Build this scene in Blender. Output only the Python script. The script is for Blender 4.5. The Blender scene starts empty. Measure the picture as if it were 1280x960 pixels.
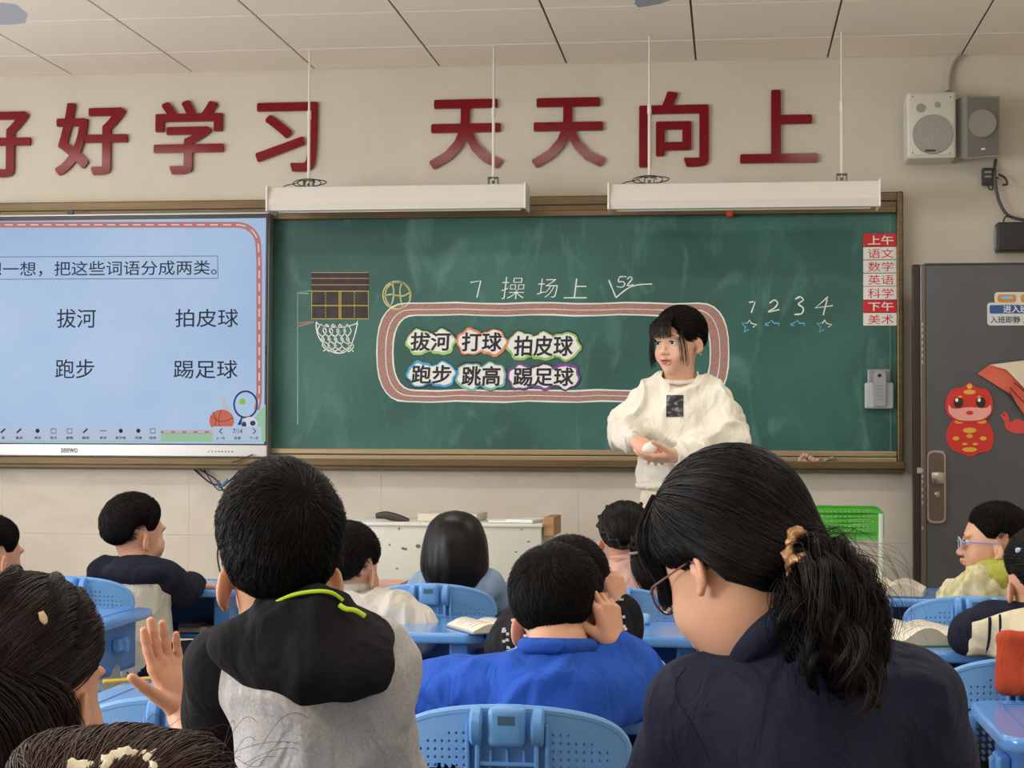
import bpy, bmesh, math, random
import numpy as np
from mathutils import Vector, Matrix, Euler
S = bpy.context.scene
COL = S.collection
rnd = random.Random(7)
RNG = np.random.default_rng(11)

# ------------------------------------------------------------------ camera
F = 2228.0                     # focal length in pixels of a 1280 wide frame
CAMZ = 1.15
D = 8.0                        # distance to the front wall
_y = Vector((274, -75, -F)).normalized()
_x = Vector((18120, -5, F)); _x = (_x - _x.dot(_y) * _y).normalized()
_z = _x.cross(_y)
RWC = Matrix((( _x[0], _y[0], _z[0]), (_x[1], _y[1], _z[1]), (_x[2], _y[2], _z[2])))
RCW = RWC.transposed()
cam_d = bpy.data.cameras.new('camera'); cam = bpy.data.objects.new('camera', cam_d); COL.objects.link(cam)
cam_d.sensor_width = 36; cam_d.lens = F / 1280 * 36; cam_d.clip_start = 0.05
cam.matrix_world = Matrix.Translation((0, 0, CAMZ)) @ RCW.to_4x4()
S.camera = cam
def at(px, py, Y):
    """world point on the plane y=Y seen at pixel (px,py)"""
    d = RCW @ Vector(((px - 640), -(py - 480), -F))
    t = Y / d.y
    return Vector((d.x * t, Y, CAMZ + d.z * t))
def atz(px, py, z):
    d = RCW @ Vector(((px - 640), -(py - 480), -F))
    t = (z - CAMZ) / d.z
    return Vector((d.x * t, d.y * t, z))

# ------------------------------------------------------------------ world, light, exposure
S.view_settings.view_transform = 'Standard'; S.view_settings.look = 'None'
S.view_settings.gamma = 1; S.view_settings.exposure = -0.42
w = bpy.data.worlds.new('world'); S.world = w; w.use_nodes = True
w.node_tree.nodes['Background'].inputs[0].default_value = (0.75, 0.85, 1.0, 1)
w.node_tree.nodes['Background'].inputs[1].default_value = 0.6
ZC = 2.87                      # ceiling height
def area(name, loc, rot, sx, sy, power, col):
    l = bpy.data.lights.new(name, 'AREA'); l.shape = 'RECTANGLE'; l.size = sx; l.size_y = sy
    l.energy = power; l.color = col
    o = bpy.data.objects.new(name, l); o.location = loc; o.rotation_euler = rot; COL.objects.link(o); return o
LAMPS = [(x, y) for y in (0.9, 3.3, 5.9) for x in (-3.6, -1.2, 0.9)]
for x, y in LAMPS:
    area('ceiling_lamp_light', (x, y, ZC - 0.07), (0, 0, 0), 1.15, 0.28, 16, (1.0, 0.94, 0.86))
for y, pw_ in ((0.8, 190), (3.4, 150), (6.0, 45)):
    area('window_daylight', (-5.1, y, 1.75), (0, -math.pi / 2 - .42, 0), 1.4, 1.7, pw_, (0.96, 0.97, 1.0))

# ------------------------------------------------------------------ materials
def lin(c):
    if isinstance(c, str):
        c = c.lstrip('#'); c = [int(c[i:i + 2], 16) / 255 for i in (0, 2, 4)]
    return tuple((v / 12.92 if v <= .04045 else ((v + .055) / 1.055) ** 2.4) for v in c) + (1,)
_M = {}
def mat(name, col, rough=.6, metal=0, col2=None, nscale=8, nstretch=None, bump=0, bscale=200, emit=0, coat=0, trans=0, sheen=0, ndist=0, lo=.35, hi=.65, spec=None, alpha=None):
    if name in _M: return _M[name]
    m = bpy.data.materials.new(name); m.use_nodes = True; nt = m.node_tree; b = nt.nodes['Principled BSDF']
    b.inputs['Base Color'].default_value = lin(col); b.inputs['Roughness'].default_value = rough
    b.inputs['Metallic'].default_value = metal
    b.inputs['Coat Weight'].default_value = coat; b.inputs['Coat Roughness'].default_value = .1
    b.inputs['Transmission Weight'].default_value = trans
    b.inputs['Sheen Weight'].default_value = sheen
    if spec is not None: b.inputs['Specular IOR Level'].default_value = spec
    if alpha is not None: b.inputs['Alpha'].default_value = alpha
    tc = nt.nodes.new('ShaderNodeTexCoord')
    if col2 is not None:
        n = nt.nodes.new('ShaderNodeTexNoise'); n.inputs['Scale'].default_value = nscale; n.inputs['Detail'].default_value = 5
        n.inputs['Distortion'].default_value = ndist
        mp = nt.nodes.new('ShaderNodeMapping'); mp.inputs['Scale'].default_value = nstretch or (1, 1, 1)
        nt.links.new(tc.outputs['Object'], mp.inputs[0]); nt.links.new(mp.outputs[0], n.inputs['Vector'])
        r = nt.nodes.new('ShaderNodeValToRGB'); r.color_ramp.elements[0].position = lo; r.color_ramp.elements[1].position = hi
        r.color_ramp.elements[0].color = lin(col); r.color_ramp.elements[1].color = lin(col2)
        nt.links.new(n.outputs['Fac'], r.inputs[0]); nt.links.new(r.outputs[0], b.inputs['Base Color'])
        if emit: nt.links.new(r.outputs[0], b.inputs['Emission Color'])
    if bump:
        n2 = nt.nodes.new('ShaderNodeTexNoise'); n2.inputs['Scale'].default_value = bscale; n2.inputs['Detail'].default_value = 3
        nt.links.new(tc.outputs['Object'], n2.inputs['Vector'])
        bp = nt.nodes.new('ShaderNodeBump'); bp.inputs['Strength'].default_value = bump; bp.inputs['Distance'].default_value = .002
        nt.links.new(n2.outputs['Fac'], bp.inputs['Height']); nt.links.new(bp.outputs[0], b.inputs['Normal'])
    if emit:
        if col2 is None: b.inputs['Emission Color'].default_value = lin(col)
        else: nt.links.remove(b.inputs['Base Color'].links[0])
        b.inputs['Base Color'].default_value = (.01, .01, .01, 1)
        b.inputs['Emission Strength'].default_value = emit
    _M[name] = m
    return m

# ------------------------------------------------------------------ object helpers
def wloc(o):
    v = Vector((0, 0, 0))
    while o is not None: v += o.location; o = o.parent
    return v
def mk(name, verts, faces, m, parent=None, smooth=False, local=False, mats=None, midx=None):
    """one mesh object; verts are world coordinates unless local"""
    me = bpy.data.meshes.new(name)
    v = np.asarray(verts, dtype=np.float64).reshape(-1, 3)
    if parent is not None and not local:
        v = v - np.array(wloc(parent))
    if isinstance(faces, np.ndarray) and len(faces):
        k = faces.shape[1]
        me.vertices.add(len(v)); me.vertices.foreach_set('co', v.ravel())
        me.loops.add(faces.size); me.loops.foreach_set('vertex_index', faces.ravel().astype(np.int32))
        me.polygons.add(len(faces)); me.polygons.foreach_set('loop_start', np.arange(0, faces.size, k, dtype=np.int32))
        me.update(calc_edges=True)
    else:
        me.from_pydata(v.tolist(), [], [list(f) for f in faces]); me.update()
    for mm in (mats or [m]): me.materials.append(mm)
    if midx is not None: me.polygons.foreach_set('material_index', np.asarray(midx, dtype=np.int32))
    if smooth: me.polygons.foreach_set('use_smooth', np.ones(len(me.polygons), dtype=bool))
    me.validate()
    o = bpy.data.objects.new(name, me); COL.objects.link(o)
    if parent is not None: o.parent = parent
    return o
def tag(o, label=None, cat=None, group=None, kind=None):
    if label: o['label'] = label
    if cat: o['category'] = cat
    if group: o['group'] = group
    if kind: o['kind'] = kind
    return o
def thing(name, label, cat, loc=(0, 0, 0), group=None, rz=0):
    o = bpy.data.objects.new(name, None); o.empty_display_size = .05; COL.objects.link(o); o.location = loc
    o.rotation_euler = (0, 0, rz)
    return tag(o, label, cat, group)
def copy_tree(o, parent=None):
    c = o.copy(); COL.objects.link(c)
    if parent is not None: c.parent = parent
    for ch in list(o.children): copy_tree(ch, c)
    return c
class MB:
    """collects simple solids into one mesh"""
    def __init__(s): s.v = []; s.f = []; s.mi = []
    def add(s, v, f, mi=0):
        n = len(s.v); s.v += [tuple(p) for p in v]; s.f += [tuple(i + n for i in q) for q in f]; s.mi += [mi] * len(f); return s
    def box(s, a, b, bev=0, mi=0, M=None):
        a = Vector(a); b = Vector(b)
        bm = bmesh.new(); bmesh.ops.create_cube(bm, size=1)
        c = (a + b) / 2; d = b - a
        for v in bm.verts: v.co = Vector((v.co.x * abs(d.x), v.co.y * abs(d.y), v.co.z * abs(d.z))) + c
        if bev > 0: bmesh.ops.bevel(bm, geom=bm.edges[:] + bm.verts[:], offset=min(bev, .49 * min(abs(x) for x in d)), segments=2 if bev < .01 else 3, affect='EDGES', profile=.5)
        if M is not None: bm.transform(M)
        bm.verts.index_update()
        s.add([v.co[:] for v in bm.verts], [[v.index for v in f.verts] for f in bm.faces], mi); bm.free(); return s
    def tube(s, pts, r, n=8, mi=0, cap=True, rs=None):
        pts = [Vector(p) for p in pts]; m = len(pts); vs = []; up = None
        for i, p in enumerate(pts):
            t = (pts[min(i + 1, m - 1)] - pts[max(i - 1, 0)]).normalized()
            if up is None: up = Vector((0, 0, 1)) if abs(t.z) < .9 else Vector((1, 0, 0))
            a = t.cross(up).normalized(); up = a.cross(t).normalized()
            rr = rs[i] if rs else r
            for k in range(n):
                th = 2 * math.pi * k / n; vs.append(p + (a * math.cos(th) + up * math.sin(th)) * rr)
        fs = [[i * n + k, i * n + (k + 1) % n, (i + 1) * n + (k + 1) % n, (i + 1) * n + k] for i in range(m - 1) for k in range(n)]
        if cap: fs += [list(range(n))[::-1], [(m - 1) * n + k for k in range(n)]]
        return s.add(vs, fs, mi)
    def lathe(s, prof, c, axis='z', n=20, mi=0):
        vs = []; c = Vector(c)
        for r, h in prof:
            for k in range(n):
                th = 2 * math.pi * k / n; a, b = r * math.cos(th), r * math.sin(th)
                vs.append(c + {'z': Vector((a, b, h)), 'y': Vector((a, h, b)), 'x': Vector((h, a, b))}[axis])
        m = len(prof)
        fs = [[i * n + k, i * n + (k + 1) % n, (i + 1) * n + (k + 1) % n, (i + 1) * n + k] for i in range(m - 1) for k in range(n)]
        fs += [list(range(n))[::-1], [(m - 1) * n + k for k in range(n)]]
        return s.add(vs, fs, mi)
    def prism(s, poly, y0, y1, mi=0):
        """outline in x,z extruded from y0 to y1"""
        n = len(poly)
        vs = [(p[0], y0, p[1]) for p in poly] + [(p[0], y1, p[1]) for p in poly]
        fs = [list(range(n)), [2 * n - 1 - k for k in range(n)]] + [[k, (k + 1) % n, n + (k + 1) % n, n + k] for k in range(n)]
        return s.add(vs, fs, mi)
    def build(s, name, m, parent=None, smooth=False, local=False, mats=None, recalc=True):
        o = mk(name, s.v, s.f, m, parent, False, local, mats, s.mi if mats else None)
        if recalc:
            bm = bmesh.new(); bm.from_mesh(o.data); bmesh.ops.recalc_face_normals(bm, faces=bm.faces); bm.to_mesh(o.data); bm.free()
        if smooth: autosmooth(o.data)
        return o
def autosmooth(me, ang=40):
    me.polygons.foreach_set('use_smooth', np.ones(len(me.polygons), dtype=bool))
    bm = bmesh.new(); bm.from_mesh(me)
    for e in bm.edges:
        if len(e.link_faces) == 2 and e.calc_face_angle(0) > math.radians(ang): e.smooth = False
    bm.to_mesh(me); bm.free()
def curve2d(splines, extrude, bevel=0, z=0):
    """filled 2-D curve with holes -> (verts, faces) in the x,y plane"""
    c = bpy.data.curves.new('t', 'CURVE'); c.dimensions = '2D'; c.fill_mode = 'BOTH'; c.extrude = extrude; c.bevel_depth = bevel; c.bevel_resolution = 1
    for s in splines:
        sp = c.splines.new('POLY'); sp.points.add(len(s) - 1); sp.use_cyclic_u = True
        for i, p in enumerate(s): sp.points[i].co = (p[0], p[1], 0, 1)
    return _tomesh(c)
def _tomesh(c):
    o = bpy.data.objects.new('t', c); COL.objects.link(o)
    dg = bpy.context.evaluated_depsgraph_get(); me = bpy.data.meshes.new_from_object(o.evaluated_get(dg))
    v = np.empty(len(me.vertices) * 3); me.vertices.foreach_get('co', v); v = v.reshape(-1, 3)
    f = [list(p.vertices) for p in me.polygons]
    bpy.data.objects.remove(o); bpy.data.curves.remove(c); bpy.data.meshes.remove(me)
    return v, f
_G = {}
def _glyph(s, off, extrude, res=4):
    c = bpy.data.curves.new('t', 'FONT'); c.body = s; c.offset = off; c.extrude = extrude; c.resolution_u = res
    return _tomesh(c)
def _area(v, f):
    a = 0
    for q in f:
        p = v[q]
        if abs(np.ptp(p[:, 2])) < 1e-9: a += abs(np.sum(p[:, 0] * np.roll(p[:, 1], -1) - p[:, 1] * np.roll(p[:, 0], -1))) / 2
    return a
def _best(ch, extrude):
    """overlapping outlines can fill wrongly; keep the fullest variant of a glyph"""
    if (ch, extrude) not in _G:
        c = [_glyph(ch, o, extrude, r) for o in (-.0005, 0, -.001, .0005) for r in (3, 4, 6)]
        _G[(ch, extrude)] = max(c, key=lambda q: _area(*q))
    return _G[(ch, extrude)]
def textmesh(s, off=0, extrude=.01, spacing=1.0):
    if off == 'wide':
        v, f = textmesh(s, 0, extrude, spacing); vs = []; fs = []; r = .019
        for k, (a, b) in enumerate(((0, 0), (r, 0), (-r, 0), (0, r), (0, -r), (r * .8, r * .8), (-r * .8, r * .8), (r * .8, -r * .8), (-r * .8, -r * .8))):
            fs += [[i + len(v) * k for i in q] for q in f]; vs.append(v + np.array([a, b, k * extrude * .03]))
        return np.concatenate(vs), fs
    if off <= 0 and (off < -.001 or ord(s[0]) < 256): return _glyph(s, off, extrude)
    if off > 0:                                   # bold: the outline repeated in a small ring
        v, f = textmesh(s, 0, extrude, spacing); vs = []; fs = []
        for k in range(9):
            a = k * math.pi / 4; r = 0 if k == 8 else off
            fs += [[i + len(v) * k for i in q] for q in f]; vs.append(v + np.array([r * math.cos(a), r * math.sin(a), k * extrude * .3]))
        return np.concatenate(vs), fs
    if any(ord(c) < 256 for c in s): return _glyph(s, 0, extrude)
    vs, fs, n = [], [], 0
    for k, ch in enumerate(s):
        v, f = _best(ch, extrude); vs.append(v + np.array([k * spacing, 0, 0])); fs += [[i + n for i in q] for q in f]; n += len(v)
    return np.concatenate(vs), fs
def wallmap(v, cx, cz, Y, w=None, h=None, thick=None, shear=0, rot=0, keep=False):
    """fit x,y outline to a w x h box centred at cx,cz on the plane y=Y (front towards -y)"""
    v = v.copy(); mn, mx = v.min(0), v.max(0); c = (mn + mx) / 2; sz = np.maximum(mx - mn, 1e-9)
    sx = w / sz[0] if w else None; sy = h / sz[1] if h else None
    if sx is None: sx = sy
    if sy is None: sy = sx
    if keep: sx = sy = min(sx, sy)
    x = (v[:, 0] - c[0]) * sx; y = (v[:, 1] - c[1]) * sy; x = x + shear * y
    z = v[:, 2] - mn[2]
    if thick is not None and sz[2] > 1e-8: z = z / sz[2] * thick
    cr, sr = math.cos(rot), math.sin(rot)
    return np.stack([cx + x * cr - y * sr, Y - z, cz + x * sr + y * cr], 1)
def walltext(name, s, px0, py0, px1, py1, Y, m, parent=None, off=0, thick=.001, shear=0, spacing=1.0, rot=0):
    a = at(px0, py1, Y); b = at(px1, py0, Y)
    v, f = textmesh(s, off, .01, spacing)
    v = wallmap(v, (a.x + b.x) / 2, (a.z + b.z) / 2, Y, b.x - a.x, b.z - a.z, thick, shear, rot)
    return mk(name, v, f, m, parent)
def ribbon(name, pts, wd, Y, m, parent=None, closed=False, thick=.0006, jit=0):
    """chalk or tape stroke: list of (x,z) world points or list of such lists"""
    if not isinstance(pts[0][0], (tuple, list, Vector)): pts = [pts]
    mb = MB()
    for ps in pts:
        n = len(ps); P = [Vector((p[0], p[1])) for p in ps]; L = []; R = []
        for i in range(n):
            a = P[(i - 1) % n] if (closed or i > 0) else P[i]; b = P[(i + 1) % n] if (closed or i < n - 1) else P[i]
            t = (b - a); t = t.normalized() if t.length > 1e-9 else Vector((1, 0)); nn = Vector((-t.y, t.x))
            ww = wd * .5 * (1 + jit * (rnd.random() - .5))
            L.append(P[i] + nn * ww); R.append(P[i] - nn * ww)
        v = [(p.x, Y - thick, p.y) for p in L] + [(p.x, Y - thick, p.y) for p in R]
        fs = [[i, (i + 1) % n, n + (i + 1) % n, n + i] for i in range(n if closed else n - 1)]
        k = len(v); v += [(p[0], Y, p[2]) for p in v]
        fs += [[i, k + i, k + (i + 1) % n, (i + 1) % n] for i in range(n if closed else n - 1)]
        fs += [[n + i, n + (i + 1) % n, k + n + (i + 1) % n, k + n + i] for i in range(n if closed else n - 1)]
        mb.add(v, fs)
    return mb.build(name, m, parent)
def W(px, py, Y):
    p = at(px, py, Y); return (p.x, p.z)
def smoothpts(ps, n=6):
    """Catmull-Rom through 2-D or 3-D points"""
    ps = [Vector(p) for p in ps]; out = []
    for i in range(len(ps) - 1):
        p0 = ps[max(i - 1, 0)]; p1 = ps[i]; p2 = ps[i + 1]; p3 = ps[min(i + 2, len(ps) - 1)]
        for k in range(n):
            t = k / n
            out.append(.5 * ((2 * p1) + (p2 - p0) * t + (2 * p0 - 5 * p1 + 4 * p2 - p3) * t * t + (3 * p1 - p0 - 3 * p2 + p3) * t ** 3))
    out.append(ps[-1]); return out
def roundrect(x0, y0, x1, y1, r, n=6):
    if not isinstance(r, (tuple, list)): r = (r,) * 4       # bl, br, tr, tl
    out = []
    for (cx, cy, a0, rr) in ((x0 + r[0], y0 + r[0], 180, r[0]), (x1 - r[1], y0 + r[1], 270, r[1]), (x1 - r[2], y1 - r[2], 0, r[2]), (x0 + r[3], y1 - r[3], 90, r[3])):
        for k in range(n + 1):
            a = math.radians(a0 + 90 * k / n); out.append((cx + rr * math.cos(a), cy + rr * math.sin(a)))
    return out
# ================================================================== THE ROOM
XL, XR, YB = -5.2, 1.95, -1.3
M_wall = mat('wall_paint', '#d2cbbb', .85, col2='#cdc6b6', nscale=3, bump=.15, bscale=120)
M_tile = mat('dado_tile', '#d2cabf', .4, col2='#c9c0b4', nscale=2.2, ndist=1.5, nstretch=(1, 1, 2))
M_ceil = mat('ceiling_tile', '#fdf1e2', .9, bump=.3, bscale=500)
M_grid = mat('ceiling_grid', '#3f3b35', .6)
M_floor = mat('floor_stone', '#a8a195', .35, col2='#9a9387', nscale=6)
def struct(name, a, b, m, bev=0): return tag(MB().box(a, b, bev).build(name, m), kind='structure')
struct('floor', (XL, YB, -.1), (XR, D, 0), M_floor)
wf = struct('wall_front', (XL, D, 0), (XR, D + .15, 3.2), M_wall)
struct('wall_back', (XL, YB - .15, 0), (XR, YB, 3.2), M_wall)
struct('wall_right', (XR, YB, 0), (XR + .15, D, 3.2), M_wall)
# left wall with window openings
mb = MB()
mb.box((XL - .2, YB, 0), (XL, D, .95)).box((XL - .2, YB, 2.6), (XL, D, 3.2))
ys = [YB, -.1, 1.7, 2.5, 4.3, 5.1, 6.9, D]
for i in range(0, 8, 2): mb.box((XL - .2, ys[i], .95), (XL, ys[i + 1], 2.6))
tag(mb.build('wall_left', M_wall), kind='structure')
M_alu = mat('window_aluminium', '#d8d8d6', .4, .3)
M_glass = mat('window_glass', '#eef4f4', .02, trans=1)
for i in (1, 3, 5):
    y0, y1 = ys[i], ys[i + 1]; mb = MB()
    for a, b in ((y0, y0 + .05), (y1 - .05, y1), ((y0 + y1) / 2 - .03, (y0 + y1) / 2 + .03)): mb.box((XL - .14, a, .95), (XL - .08, b, 2.6))
    mb.box((XL - .14, y0, .95), (XL - .08, y1, 1.0)).box((XL - .14, y0, 2.55), (XL - .08, y1, 2.6))
    wo = tag(mb.build('window_%d' % ((i + 1) // 2), M_alu), kind='structure')
    MB().box((XL - .115, y0 + .05, 1.0), (XL - .105, y1 - .05, 2.55)).build('pane', M_glass, wo)
# dado tiles
TOPD = 1.02
rowz = [(0.0, .42), (.42, .72), (.72, TOPD)]
tm = {}
for r, (z0, z1) in enumerate(rowz):
    x = -5.18; j = 0
    while x < XR - .05:
        x1 = min(x + .9, XR)
        MB().box((x + .0003, D - .012, z0 + .0003), (x1 - .0003, D + .004, z1 - .0003), .0004).build('wall_tile', M_tile, wf)
        x = x1; j += 1
# ceiling: slab, grid, tiles
PX = .583; PY = .62
X0 = -.158 - 9 * PX; Y0 = 7.58 - 14 * PY
cl = struct('ceiling', (XL, YB, ZC + .03), (XR, D, ZC + .1), mat('ceiling_slab', '#77736b', .9))
xs = [X0 + i * PX for i in range(0, 14)]
ysl = [Y0 + i * PY for i in range(0, 15)]
tv = None
for i in range(-1, 13):
    for j in range(-1, 15):
        a = max(xs[i] if i >= 0 else X0 - PX, XL); b = xs[i + 1] if i + 1 < 14 else XR
        c = max(ysl[j] if j >= 0 else Y0 - PY, YB); d = ysl[j + 1] if j + 1 < 15 else D
        b = min(b, XR)
        if b - a < .03 or d - c < .03: continue
        full = abs(b - a - PX) < .002 and abs(d - c - PY) < .002
        g = .0045
        if full and tv is not None:
            o = tv.copy(); COL.objects.link(o); o.location = (a, c, ZC); continue
        q = MB().box((g, g * 1.6, 0), (b - a - g, d - c - g * 1.6, .012), .0008).build('ceiling_tile', M_ceil, cl, local=True)
        q.location = (a, c, ZC)
        if full: tv = q
gb = MB()
for x in xs: gb.box((x - .012, YB, ZC + .006), (x + .012, D, ZC + .03))
for y in ysl: gb.box((XL, y - .012, ZC + .006), (XR, y + .012, ZC + .03))
gb.build('ceiling_grid', M_grid, cl)
# ceiling lamps (behind the frame)
M_lampw = mat('lamp_housing', '#eeeeea', .5); M_lampe = mat('lamp_diffuser', '#fff4e0', .5, emit=3)
l0 = None
for x, y in LAMPS:
    if l0 is None:
        l0 = thing('ceiling_lamp', 'flat white ceiling panel lamp', 'ceiling lamp', (x, y, ZC))
        MB().box((-.6, -.16, -.05), (.6, .16, 0), .004).build('housing', M_lampw, l0, local=True)
        MB().box((-.58, -.14, -.056), (.58, .14, -.05)).build('diffuser', M_lampe, l0, local=True)
    else:
        c = copy_tree(l0); c.location = (x, y, ZC)
    (l0 if (x, y) == LAMPS[0] else c)['label'] = 'flat white ceiling panel lamp in the %s row, %s' % ({0.9: 'rearmost', 3.3: 'middle', 5.9: 'front'}[y], {-3.6: 'on the window side', -1.2: 'in the middle', 0.9: 'on the door side'}[x])
    (l0 if (x, y) == LAMPS[0] else c)['group'] = 'ceiling panel lamps'

# ------------------------------------------------------------------ slogan characters
M_red = mat('red_acrylic', '#7a0616', .13, spec=.3)
chars = [('好', -48, 133, 40, 223), ('好', 70, 128, 161, 220), ('学', 193, 125, 281, 219), ('习', 320, 128, 398, 216),
         ('天', 537, 124, 629, 212), ('天', 665, 122, 757, 210), ('向', 799, 114, 886, 210), ('上', 925, 112, 1022, 205)]
names = ['leftmost, half cut off by the photo edge', 'second from the left, above the screen', 'third from the left, with the child radical under three dots', 'fourth from the left, beside the gap',
         'first after the gap, above the left board lamp', 'second after the gap, between the two board lamps', 'boxy character behind the hanging rod', 'rightmost, nearest the speakers']
for (c, x0, y0, x1, y1), nm in zip(chars, names):
    o = walltext('wall_character', c, x0, y0, x1, y1, D - .001, M_red, off='wide', thick=.018)
    tag(o, 'big red acrylic slogan character, ' + nm, 'wall lettering', 'red slogan characters on the wall')

# ------------------------------------------------------------------ blackboard
M_frame = mat('bronze_aluminium', '#6e5c40', .38, .5, col2='#5d4d34', nscale=3, nstretch=(1, 30, 30))
M_framed = mat('bronze_dark', '#5a4a34', .5, .4)
M_green = mat('green_board', '#235c49', .5)
def board_material():
    nt = M_green.node_tree; b = nt.nodes['Principled BSDF']; tc = nt.nodes.new('ShaderNodeTexCoord')
    def nz(scale, st, dist, lo, hi, det=6):
        mp = nt.nodes.new('ShaderNodeMapping'); mp.inputs['Scale'].default_value = st; mp.inputs['Rotation'].default_value = (0, .5, 0)
        n = nt.nodes.new('ShaderNodeTexNoise'); n.inputs['Scale'].default_value = scale; n.inputs['Distortion'].default_value = dist; n.inputs['Detail'].default_value = det
        r = nt.nodes.new('ShaderNodeMapRange'); r.inputs[1].default_value = lo; r.inputs[2].default_value = hi
        nt.links.new(tc.outputs['Object'], mp.inputs[0]); nt.links.new(mp.outputs[0], n.inputs['Vector']); nt.links.new(n.outputs['Fac'], r.inputs[0]); return r
    a = nz(1.6, (1, 1, 1.3), .6, .35, .75); c = nz(4.5, (1, 1, .45), 2.2, .55, .82)
    m1 = nt.nodes.new('ShaderNodeMix'); m1.data_type = 'RGBA'; m1.inputs['A'].default_value = lin('#1c5049'); m1.inputs['B'].default_value = lin('#386f66')
    m2 = nt.nodes.new('ShaderNodeMix'); m2.data_type = 'RGBA'; m2.inputs['B'].default_value = lin('#6c9a90')
    sc = nt.nodes.new('ShaderNodeMath'); sc.operation = 'MULTIPLY'; sc.inputs[1].default_value = .55
    nt.links.new(a.outputs[0], m1.inputs['Factor']); nt.links.new(c.outputs[0], sc.inputs[0]); nt.links.new(sc.outputs[0], m2.inputs['Factor'])
    nt.links.new(m1.outputs['Result'], m2.inputs['A']); nt.links.new(m2.outputs['Result'], b.inputs['Base Color'])
board_material()
p = at(-700, 600, D); BL = p.x
q0 = at(1129, 239, D - .06); q1 = at(1129, 589, D - .06)
BRx, BT, BB = q0.x, q0.z, q1.z
bb = thing('blackboard', 'long green chalkboard in a bronze aluminium frame with chalk drawings', 'blackboard', ((BL + BRx) / 2, D, BB))
def pz(y, x=1100): return at(x, y, D - .06).z
mb = MB()
mb.box((BL, D - .05, pz(251)), (BRx, D, BT), .004)                      # top rail upper profile
mb.box((BL, D - .04, pz(258)), (BRx, D, pz(251)), 0)
mb.box((BL, D - .065, pz(266)), (BRx - .03, D, pz(258)), .003)
mb.build('top_rail', M_frame, bb)
xr0 = at(1102, 400, D - .05).x
mb = MB(); mb.box((at(1121, 400, D - .05).x, D - .065, BB), (BRx, D, BT), .006)
mb.build('side_rail', M_frame, bb)
gx1 = at(1125, 400, D - .03).x
GL = BL + .02
GZ0, GZ1 = at(800, 568, D - .03).z, at(800, 262, D - .03).z
YG = D - .03
MB().box((GL, YG, GZ0), (gx1, YG + .01, GZ1)).build('writing_panel', M_green, bb)
sx = at(1113, 400, YG).x
MB().box((sx - .003, YG - .004, GZ0), (sx + .003, YG, GZ1)).build('sliding_panel_edge', mat('board_edge', '#4c7f6b', .4), bb)
mb = MB()
mb.box((GL, D - .055, pz(571)), (BRx - .03, D, pz(564)), .003)
mb.box((GL, D - .07, pz(578)), (BRx - .03, D, pz(572)), .003)
mb.build('bottom_rail', mat('pale_bronze', '#a08f70', .35, .5), bb)
mb = MB()
mb.box((BL, D - .12, pz(586)), (BRx, D, pz(581)), .003)
mb.box((BL, D - .125, pz(586)), (BRx, D - .115, pz(577)), .003)
mb.box((BL, D - .10, pz(590)), (BRx, D, pz(586)), 0)
mb.build('chalk_tray', M_frame, bb)
YC = YG - .0002
M_chalk = mat('white_chalk', '#e9efe9', .95); M_pink = mat('pink_chalk', '#b58a84', .95, col2='#7f6a5f', nscale=60, nstretch=(1, 1, 6), lo=.42, hi=.8)
M_ychalk = mat('yellow_chalk', '#cfc98a', .95); M_bchalk = mat('blue_chalk', '#6fb7d6', .95); M_chalkd = mat('faint_chalk', '#93b5a6', .95)
def chalk(name, pxs, wpx, m=None, smooth=0, closed=False, y=YC, jit=.5):
    lst = pxs if isinstance(pxs[0][0], (tuple, list)) else [pxs]
    out = []
    for ps in lst:
        if smooth: ps = [tuple(v) for v in smoothpts([(a, b) for a, b in ps], smooth)]
        out.append([W(a, b, y) for a, b in ps])
    return ribbon(name, out, wpx * .0036, y, m or M_chalk, bb, closed=closed, jit=jit, thick=.0005)
# running track drawn as a stadium: outlines and pink filling
def stad(x0, y0, x1, y1, n=14, rx=None):
    ry = (y1 - y0) / 2; rx = rx or ry * .62; c = (y0 + y1) / 2; out = []
    for k in range(n + 1):
        a = math.pi / 2 + math.pi * k / n; e = .8
        out.append((x0 + rx + rx * math.copysign(abs(math.cos(a)) ** e, math.cos(a)), c - ry * math.copysign(abs(math.sin(a)) ** e, math.sin(a))))
    m = 12
    for k in range(1, m): t = k / m; out.append((x0 + rx + (x1 - x0 - 2 * rx) * t, y1 + .9 * math.sin(k * 2.1)))
    for k in range(n + 1):
        a = -math.pi / 2 + math.pi * k / n; e = .8
        out.append((x1 - rx + rx * math.copysign(abs(math.cos(a)) ** e, math.cos(a)), c - ry * math.copysign(abs(math.sin(a)) ** e, math.sin(a))))
    for k in range(1, m): t = 1 - k / m; out.append((x0 + rx + (x1 - x0 - 2 * rx) * t, y0 + .9 * math.sin(k * 1.7)))
    return out
outer = stad(471, 379, 911, 502); inner = stad(491, 394, 888, 488)
mid1 = stad(482, 387, 900, 495)
n = len(outer); vo = [W(a, b, YC) for a, b in outer]; vi = [W(a, b, YC) for a, b in inner]
mk('chalk_track', [(x, YC - .0003, z) for x, z in vo] + [(x, YC - .0003, z) for x, z in vi], [[k, (k + 1) % n, n + (k + 1) % n, n + k] for k in range(n)], M_pink, bb)
for s_, w_ in ((outer, 1.8), (inner, 1.8), (mid1, 1.0)): chalk('chalk_track_line', s_, w_, closed=True, y=YC - .0004)
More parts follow.
